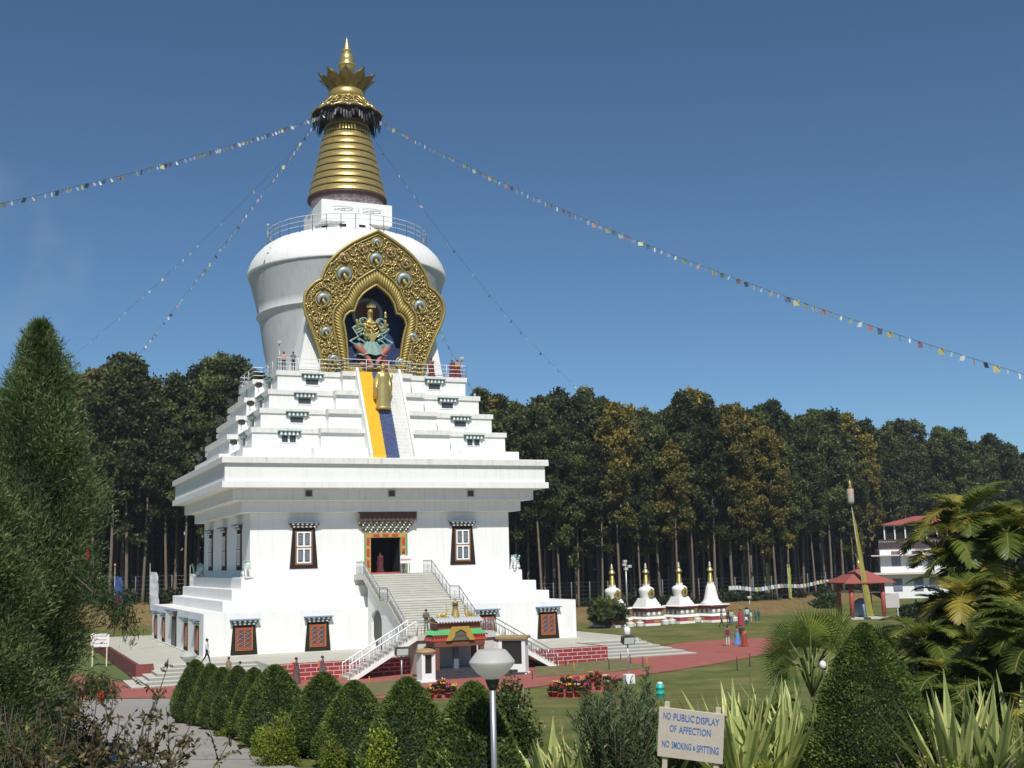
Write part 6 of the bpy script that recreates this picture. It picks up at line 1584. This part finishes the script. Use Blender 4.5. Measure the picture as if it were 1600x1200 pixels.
# tall juniper at the left
def juniper(px, D, top, label, seed, Rp, lobes):
    P = gd(px, D); k = D/FPX; h = (proj(P)[1]-top)*k; r = np.random.default_rng(seed); C_ = []; Dd = []; T = []; LL = []; sb = MB()
    sb.tube([(0,0,-.3),(0,0,h*.93)], [.16,.03], 8)
    ts = np.array([0,.08,.2,.35,.5,.65,.78,.88,.95,1]); rs = np.array(Rp)*k
    nb = 820
    for i in range(nb):
        t = .03+.96*(i/nb)**.92; a = i*2.39996+r.uniform(-.3, .3); R = float(np.interp(t, ts, rs))*(.80+.20*math.sin(a*3+t*23))*r.uniform(.72, 1.12)
        up = R*r.uniform(.5, 1.1)+.15; tip = np.array([R*math.cos(a), R*math.sin(a), t*h]); b0 = np.array([0,0,max(0, t*h-up)])
        if i % 4 == 0: sb.tube([b0, tip], [.014,.003], 4)
        dirb = (tip-b0)/np.linalg.norm(tip-b0); n = 220; s = r.random(n)**.62; tn0 = .32+.30*math.sin(a*3+t*23+.6)+r.uniform(-.15, .15)
        u = r.normal(size=(n, 3))*(.045+.11*np.sin(PI*np.clip(s*.85, 0, 1)))[:, None]*min(1, .2+R*.8)
        C_.append(b0+(tip-b0)*s[:, None]+u); Dd.append(dirb*.6+u/np.linalg.norm(u, axis=1)[:, None]*.8+np.array([0,0,.4])+r.normal(size=(n, 3))*.45); T.append(np.clip(tn0+(s-.6)*.5+r.normal(size=n)*.12, 0, 1)); LL.append(np.full(n, 1.))
    sb.lathe([(float(np.interp(q/24, ts, rs))*(.40+.08*math.sin(q*2.1))+.01, h*q/24*.97) for q in range(24)], (0,0,0), 16, 1)  # added opaque core, coloured near black for the shade inside the crown
    C_ = np.concatenate(C_); n = len(C_); 
    me = leaves('foliage', C_, np.concatenate(Dd), r.uniform(.05, .14, n), r.uniform(.010, .022, n), np.concatenate(T), CONI)
    root = thing('juniper_tree', label, 'tree', P); link('foliage', me, root); sb.build('trunk', [BARKD, mat('inner_shade_core', (.02,.028,.014), .95)], root)
juniper(38, 20., 510, 'tall feathery juniper at the left edge of the photo', 3, [66,72,84,104,128,112,82,50,26,2], 0)
juniper(-40, 18.5, 760, 'lower dark juniper at the very left, in front of the tall one', 4, [80,110,125,118,105,90,70,45,20,3], 0)

# drooping twigs and leafy shrub at the lower left
def twiggy(px, D, label, seed, ends, m=REDL, nm='twig_shrub', leafL=.06):
    P = gd(px, D); base = np.array(P); r = np.random.default_rng(seed); sb = MB(); C_ = []; Dd = []
    for (ex, ey, dd) in ends:
        E_ = atd(ex, ey, D+dd)-base; m1 = E_*.45+np.array([0,0,.12])+r.normal(size=3)*.05
        pts = [np.zeros(3)*(1-t)**2+2*m1*t*(1-t)+E_*t*t for t in np.linspace(0, 1, 12)]; pts[0] = pts[0]+np.array([0,0,-.1])
        pts = [q+r.normal(size=3)*.012*(i > 0) for i, q in enumerate(pts)]
        sb.tube(pts, list(np.linspace(.014, .003, 12)), 5)
        for j in range(14):
            t = r.uniform(.3, 1); q0 = pts[int(t*11)]; dv = (E_/np.linalg.norm(E_))*.5+r.normal(size=3)*.5; L = r.uniform(.1, .3)
            sb.tube([q0, q0+dv*L*.5+np.array([0,0,.01]), q0+dv*L], [.005,.003,.002], 3)
            for s in r.random(15): C_.append(q0+dv*L*s); Dd.append(dv*.5+r.normal(size=3)*.7)
        for s in r.random(60)**.6: C_.append(pts[min(11, int(s*11.9))]+r.normal(size=3)*.01); Dd.append(r.normal(size=3)+np.array([0,0,.2]))
    C_ = np.array(C_); n = len(C_)
    me = leaves('leaves', C_, np.array(Dd), r.uniform(leafL*.5, leafL*1.1, n), r.uniform(leafL*.25, leafL*.45, n), np.clip(r.normal(size=n)*.3+.45, 0, 1), m)
    root = thing(nm, label, 'bush', P); link('leaves', me, root); sb.build('stems', mat('twig_brown', (.07,.05,.045), .8), root)
twiggy(112, 8.0, 'open shrub with reddish brown leaves and thin branches over the concrete path', 5, [(180,1085,0),(262,1043,.3),(245,1085,-.2),(300,1128,.4),(355,1160,.1),(255,1140,.5),(215,1175,-.4),(190,1120,.3),(150,1090,-.3),(120,1075,.2),(255,1185,-.5),(225,1120,.1),(160,1150,-.6),(60,1110,.2),(30,1130,-.3),(200,1150,.3),(280,1150,.0),(90,1085,-.2),(235,1198,-.3)])
twiggy(20, 7.2, 'trailing reddish twigs in the lower left corner', 6, [(-20,1120,0),(40,1150,.2),(80,1170,-.2),(10,1080,.3),(100,1130,.1),(140,1160,.2),(55,1100,-.1),(-30,1170,.2),(90,1195,-.2)])
# bottlebrush bough hanging at the left
r = np.random.default_rng(8); base = np.array(gd(40, 20.3)); sb = MB(); C_ = []; Dd = []; T = []
DB = 19.; A = atd(95, 880, DB)
root = thing('bottlebrush_tree', 'drooping feathery boughs with dull red tips right of the tall juniper', 'tree', tuple(base))
for pts in ([A, atd(135,872,DB), atd(165,925,DB), atd(195,960,DB), atd(212,990,DB)], [A, atd(140,905,DB+.2), atd(175,950,DB+.3), atd(190,975,DB+.3)], [A, atd(150,930,DB-.2), atd(180,935,DB-.3), atd(200,955,DB-.3)], [atd(90,1100,DB), atd(125,1074,DB), atd(150,1065,DB), atd(158,1080,DB)], [atd(90,1100,DB), atd(135,1078,DB), atd(165,1070,DB), atd(174,1086,DB)]):
    Q = [p-base for p in pts]; sb.tube(Q, list(np.linspace(.02, .004, len(Q))), 5)
    for s in r.random(520)**.8:
        f = s*(len(Q)-1); i = min(len(Q)-2, int(f)); c = Q[i]+(Q[i+1]-Q[i])*(f-i); C_.append(c+r.normal(size=3)*.10); Dd.append(r.normal(size=3)*.5+np.array([0,0,-.6])); T.append(r.uniform(.0, .45))
C_ = np.array(C_); n = len(C_)
link('leaves', leaves('leaves', C_, np.array(Dd), r.uniform(.08, .16, n), r.uniform(.014, .024, n), T, CONI), root); sb.build('branches', BARKD, root)
for cx, cy, D_, q_ in ((157,1088,DB-.3,.055),(186,938,DB-.3,.03),(137,868,DB,.03)):
    fb = MB(); c = atd(cx, cy, D_)-base
    for q in range(90):
        d = r.normal(size=3); d /= np.linalg.norm(d); s = c+np.array([0,0,r.uniform(-.07, .07)]); fb.tube([s, s+d*q_], [.004,.003], 3, cap=False)
    fb.build('red_flower', mat('bottlebrush_red', (.5,.06,.02), .6), root)

# flower pots
TERR = mat('terracotta', (.26,.045,.035), .7, col2=(.33,.09,.06), scale=5)
fl = [mat('flower_yellow', (.85,.50,.03), .7), mat('flower_red', (.45,.03,.04), .7), mat('flower_pale', (.8,.55,.35), .7), mat('flower_magenta', (.5,.06,.22), .7)]
pots = []
lf, _ = bush(200, 420, .16, .30, (.04,.09), UNDER, clumps=7, tb0=.1); lf2, _ = bush(201, 420, .15, .36, (.04,.09), UNDER, clumps=7, tb0=.05)
pb = MB(); pb.lathe([(.09,0),(.14,.2),(.16,.2),(.16,.25),(.13,.25),(.12,.22)], n=14); potm = pb.mesh('pot', TERR)
for c in range(4):
    f = MB()
    for k in range(6 if c != 1 else 10):
        a = k*2.4; f.ball((.09*math.cos(a)*((k % 3)+.4)/1.6, .09*math.sin(a)*((k % 3)+.4)/1.6, .25+.28+.05*math.sin(k*3)), .035 if c != 1 else .028, 6, 4)
    pots.append((f.mesh('flowers', fl[c]), (lf, lf2)[c % 2]))
def pot(P, c, label, grp, s=1.):
    root = thing('flower_pot', label, 'flower pot', P, random.uniform(0, 6), grp, s); link('pot', potm, root); l = link('leaves', pots[c][1], root, (0,0,.22)); link('flowers', pots[c][0], root)
random.seed(21)
CN = ['yellow','deep red','pale orange','magenta']
def potgroup(cx, cy, rx, n, grp, where, seq):
    C0 = gp(cx, cy); k = proj(C0)[2]/FPX
    st = MB()
    for j, (fr, z) in enumerate(((1.0, .10), (.72, .26), (.44, .42))): st.lathe([(rx*k*fr,-.1),(rx*k*fr,z-.02),(rx*k*fr-.03,z),(.001,z)], (0,0,0), 28)
    o = st.build('pot_stand', TERR); o.location = C0; tag(o, 'low round tiered red stand of the %s' % where, 'stand')
    i = 0
    for j, (fr, z) in enumerate(((.88, .10), (.58, .26), (.22, .42))):
        m_ = max(3, int(n*fr))
        for q in range(m_):
            a = 2*PI*q/m_+j*.4; x = C0[0]+rx*k*fr*math.cos(a); y = C0[1]+rx*k*fr*math.sin(a); c = seq[i % len(seq)]; i += 1
            pot((x, y, C0[2]+z), c, 'terracotta pot of %s flowers, %s tier of the %s' % (CN[c], ('bottom', 'middle', 'top')[j], where), '%s %s pots %s' % (('bottom', 'middle', 'top')[j], CN[c], where), random.uniform(.85, 1.15))
potgroup(888, 1090, 32, 15, 'a', 'nearer round display on the lawn', (1,1,0,2,1,3,1))
potgroup(932, 1078, 34, 15, 'b', 'farther round display on the lawn', (1,2,1,1,0,1))
potgroup(690, 1092, 24, 11, 'c', 'display below the narrow white cabinet', (0,1,3,0,1))

# ------------------------------------------------------------------ the lettered sign
D = 14.2; TL = atd(1025.5, 1104, D); TR_ = atd(1127.5, 1116, D*.985); BL = atd(1027, 1181, D); 
w = float(np.linalg.norm(TR_-TL)); h = float(np.linalg.norm(BL-TL)); ux = (TR_-TL)/w; uz = -(BL-TL)/h; uz = uz-ux*float(uz@ux); uz /= np.linalg.norm(uz); uy = np.cross(uz, ux)
root = thing('warning_sign', 'cream board on two posts with blue painted words forbidding smoking and spitting', 'sign', tuple(BL))
M3 = Matrix((ux, uy, uz)).transposed(); root.rotation_euler = M3.to_euler()
b = MB(); b.bbox(0, w, .0, .02, 0, h, .003); bd = b.build('board', mat('cream_board', (.60,.53,.45), .75, col2=(.53,.46,.385), scale=5, bump=.05), root)
for x in (.115*w, .90*w): b = MB(); b.box(x-.03, x+.03, .022, .06, -1.6, h+.06); b.build('post', mat('cream_post_paint', (.55,.48,.38), .8), root)
bl = mat('blue_hand_paint', (.03,.12,.40), .7, col2=(.06,.19,.50), scale=30)
def words(s, x, z, width, height, name='lettering'):
    cu = bpy.data.curves.new('t', 'FONT'); cu.body = s; cu.size = 1; cu.extrude = .004; cu.offset = .012; cu.resolution_u = 3
    o = bpy.data.objects.new('t', cu); COL.objects.link(o); bpy.context.view_layer.update(); dg = bpy.context.evaluated_depsgraph_get()
    me = bpy.data.meshes.new_from_object(o.evaluated_get(dg)); bpy.data.objects.remove(o)
    co = np.array([v.co[:] for v in me.vertices]); mn, mx = co.min(0), co.max(0)
    for v in me.vertices:
        a = (v.co.x-mn[0])/(mx[0]-mn[0]); c = (v.co.y-mn[1])/(mx[1]-mn[1]); v.co = (x+a*width, -.001-.002*(v.co.z > 0), z+c*height-.012*a*0)
    me.materials.clear(); me.materials.append(bl); link(name, me, bd)
words('NO', .07*w, .765*h, .115*w, .145*h); words('PUBLIC', .225*w, .76*h, .32*w, .145*h); words('DISPLAY', .575*w, .75*h, .35*w, .145*h)
words('OF', .175*w, .525*h, .105*w, .14*h); words('AFFECTION', .315*w, .515*h, .49*w, .145*h)
words('NO', .065*w, .20*h, .115*w, .14*h); words('SMOKING', .215*w, .19*h, .30*w, .145*h); words('&', .54*w, .205*h, .04*w, .09*h); words('SPITTING', .60*w, .175*h, .335*w, .15*h)
# pale blue cloth lump at the foot of the sign, near small lamp by the fan palm
P = gd(1020, 10.8); shr = MB(); shr.lathe([(.16,0),(.22,.05),(.2,.16),(.1,.22),(.001,.24)], n=16)
P2 = gd(1296, 19.0); q = proj(P2); hh = (q[1]-1043)/FPX*q[2]
root = thing('path_light', 'small white garden light on a stake at the left of the broad dark conifer', 'lamp', P2)
b = MB(); b.tube([(0,0,-.1),(0,0,hh)], .007, 6); b.build('stake', DMETAL, root); b = MB(); b.ball((0,0,hh), .055, 12, 8, sc=(1,1,1.25)); b.build('globe', WPAINT, root)

# ------------------------------------------------------------------ thin air haze round the whole scene
hz = MB(); hz.box(-3100, 3100, -1600, 3100, -3.5, 60); hm = bpy.data.materials.new('thin_haze'); hm.use_nodes = True; hn = hm.node_tree.nodes
hn.remove(hn['Principled BSDF']); pv = hn.new('ShaderNodeVolumePrincipled'); pv.inputs['Color'].default_value = (.80,.88,1,1); pv.inputs['Density'].default_value = .00024; pv.inputs['Anisotropy'].default_value = .2
hm.node_tree.links.new(pv.outputs[0], hn['Material Output'].inputs['Volume'])
tag(hz.build('haze', hm), 'faint pale haze in the air over the grounds', 'haze', kind='stuff')
# ------------------------------------------------------------------ camera, sky, sun
cam = bpy.data.cameras.new('camera'); co = bpy.data.objects.new('camera', cam); COL.objects.link(co)
Mx = Matrix(((CR[0],CU[0],-CF[0],CAM[0]),(CR[1],CU[1],-CF[1],CAM[1]),(CR[2],CU[2],-CF[2],CAM[2]),(0,0,0,1))); co.matrix_world = Mx
cam.sensor_fit = 'HORIZONTAL'; cam.sensor_width = 36; cam.lens = 36*FPX/1600; cam.clip_start = .1; cam.clip_end = 6000; SC.camera = co
AZ, EL = R_(16.), R_(49.)
ld = Vector((math.sin(AZ)*math.cos(EL), math.cos(AZ)*math.cos(EL), -math.sin(EL)))
su = bpy.data.lights.new('sun', 'SUN'); su.energy = 4.3; su.angle = R_(.53); su.color = (1, .955, .88)
so = bpy.data.objects.new('sun', su); COL.objects.link(so); so.rotation_euler = ld.to_track_quat('-Z', 'Y').to_euler(); so.location = (-60, -120, 90)
W = bpy.data.worlds.new('World'); SC.world = W; W.use_nodes = True; N = W.node_tree.nodes; L = W.node_tree.links
sk = N.new('ShaderNodeTexSky'); sk.sky_type = 'NISHITA'; sk.sun_disc = False; sk.sun_elevation = EL; sk.sun_rotation = PI+AZ
sk.air_density = 1.0; sk.dust_density = .1; sk.ozone_density = 6; sk.altitude = 2800
tn_ = N.new('ShaderNodeMix'); tn_.data_type = 'RGBA'; tn_.blend_type = 'MULTIPLY'; tn_.inputs['Factor'].default_value = 1; tn_.inputs['B'].default_value = (.90, 1.02, .96, 1)
L.new(sk.outputs[0], tn_.inputs['A']); 
tc = N.new('ShaderNodeTexCoord'); cd = ray(-10, 400); cd = cd/np.linalg.norm(cd)
dp_ = N.new('ShaderNodeVectorMath'); dp_.operation = 'DOT_PRODUCT'; dp_.inputs[1].default_value = tuple(cd); L.new(tc.outputs['Generated'], dp_.inputs[0])
mr_ = N.new('ShaderNodeMapRange'); mr_.interpolation_type = 'SMOOTHSTEP'; mr_.inputs['From Min'].default_value = .9962; mr_.inputs['From Max'].default_value = 1.; mr_.inputs['To Max'].default_value = .12; L.new(dp_.outputs['Value'], mr_.inputs['Value'])
nz_ = N.new('ShaderNodeTexNoise'); nz_.inputs['Scale'].default_value = 26; nz_.inputs['Detail'].default_value = 6; L.new(tc.outputs['Generated'], nz_.inputs['Vector'])
m2_ = N.new('ShaderNodeMapRange'); m2_.inputs['From Min'].default_value = .45; m2_.inputs['From Max'].default_value = .8; L.new(nz_.outputs['Fac'], m2_.inputs['Value'])
mu_ = N.new('ShaderNodeMath'); mu_.operation = 'MULTIPLY'; L.new(mr_.outputs[0], mu_.inputs[0]); L.new(m2_.outputs[0], mu_.inputs[1])
cm_ = N.new('ShaderNodeMix'); cm_.data_type = 'RGBA'; L.new(mu_.outputs[0], cm_.inputs['Factor']); L.new(tn_.outputs['Result'], cm_.inputs['A']); cm_.inputs['B'].default_value = (7, 7.6, 8.2, 1)
L.new(cm_.outputs['Result'], N['Background'].inputs['Color']); N['Background'].inputs['Strength'].default_value = .088
SC.view_settings.view_transform = 'Standard'; SC.view_settings.look = 'None'; SC.view_settings.exposure = .1; SC.view_settings.gamma = 1
SC.cycles.max_bounces = 7; SC.cycles.diffuse_bounces = 5; SC.cycles.glossy_bounces = 3; SC.cycles.transmission_bounces = 3; SC.cycles.transparent_max_bounces = 4
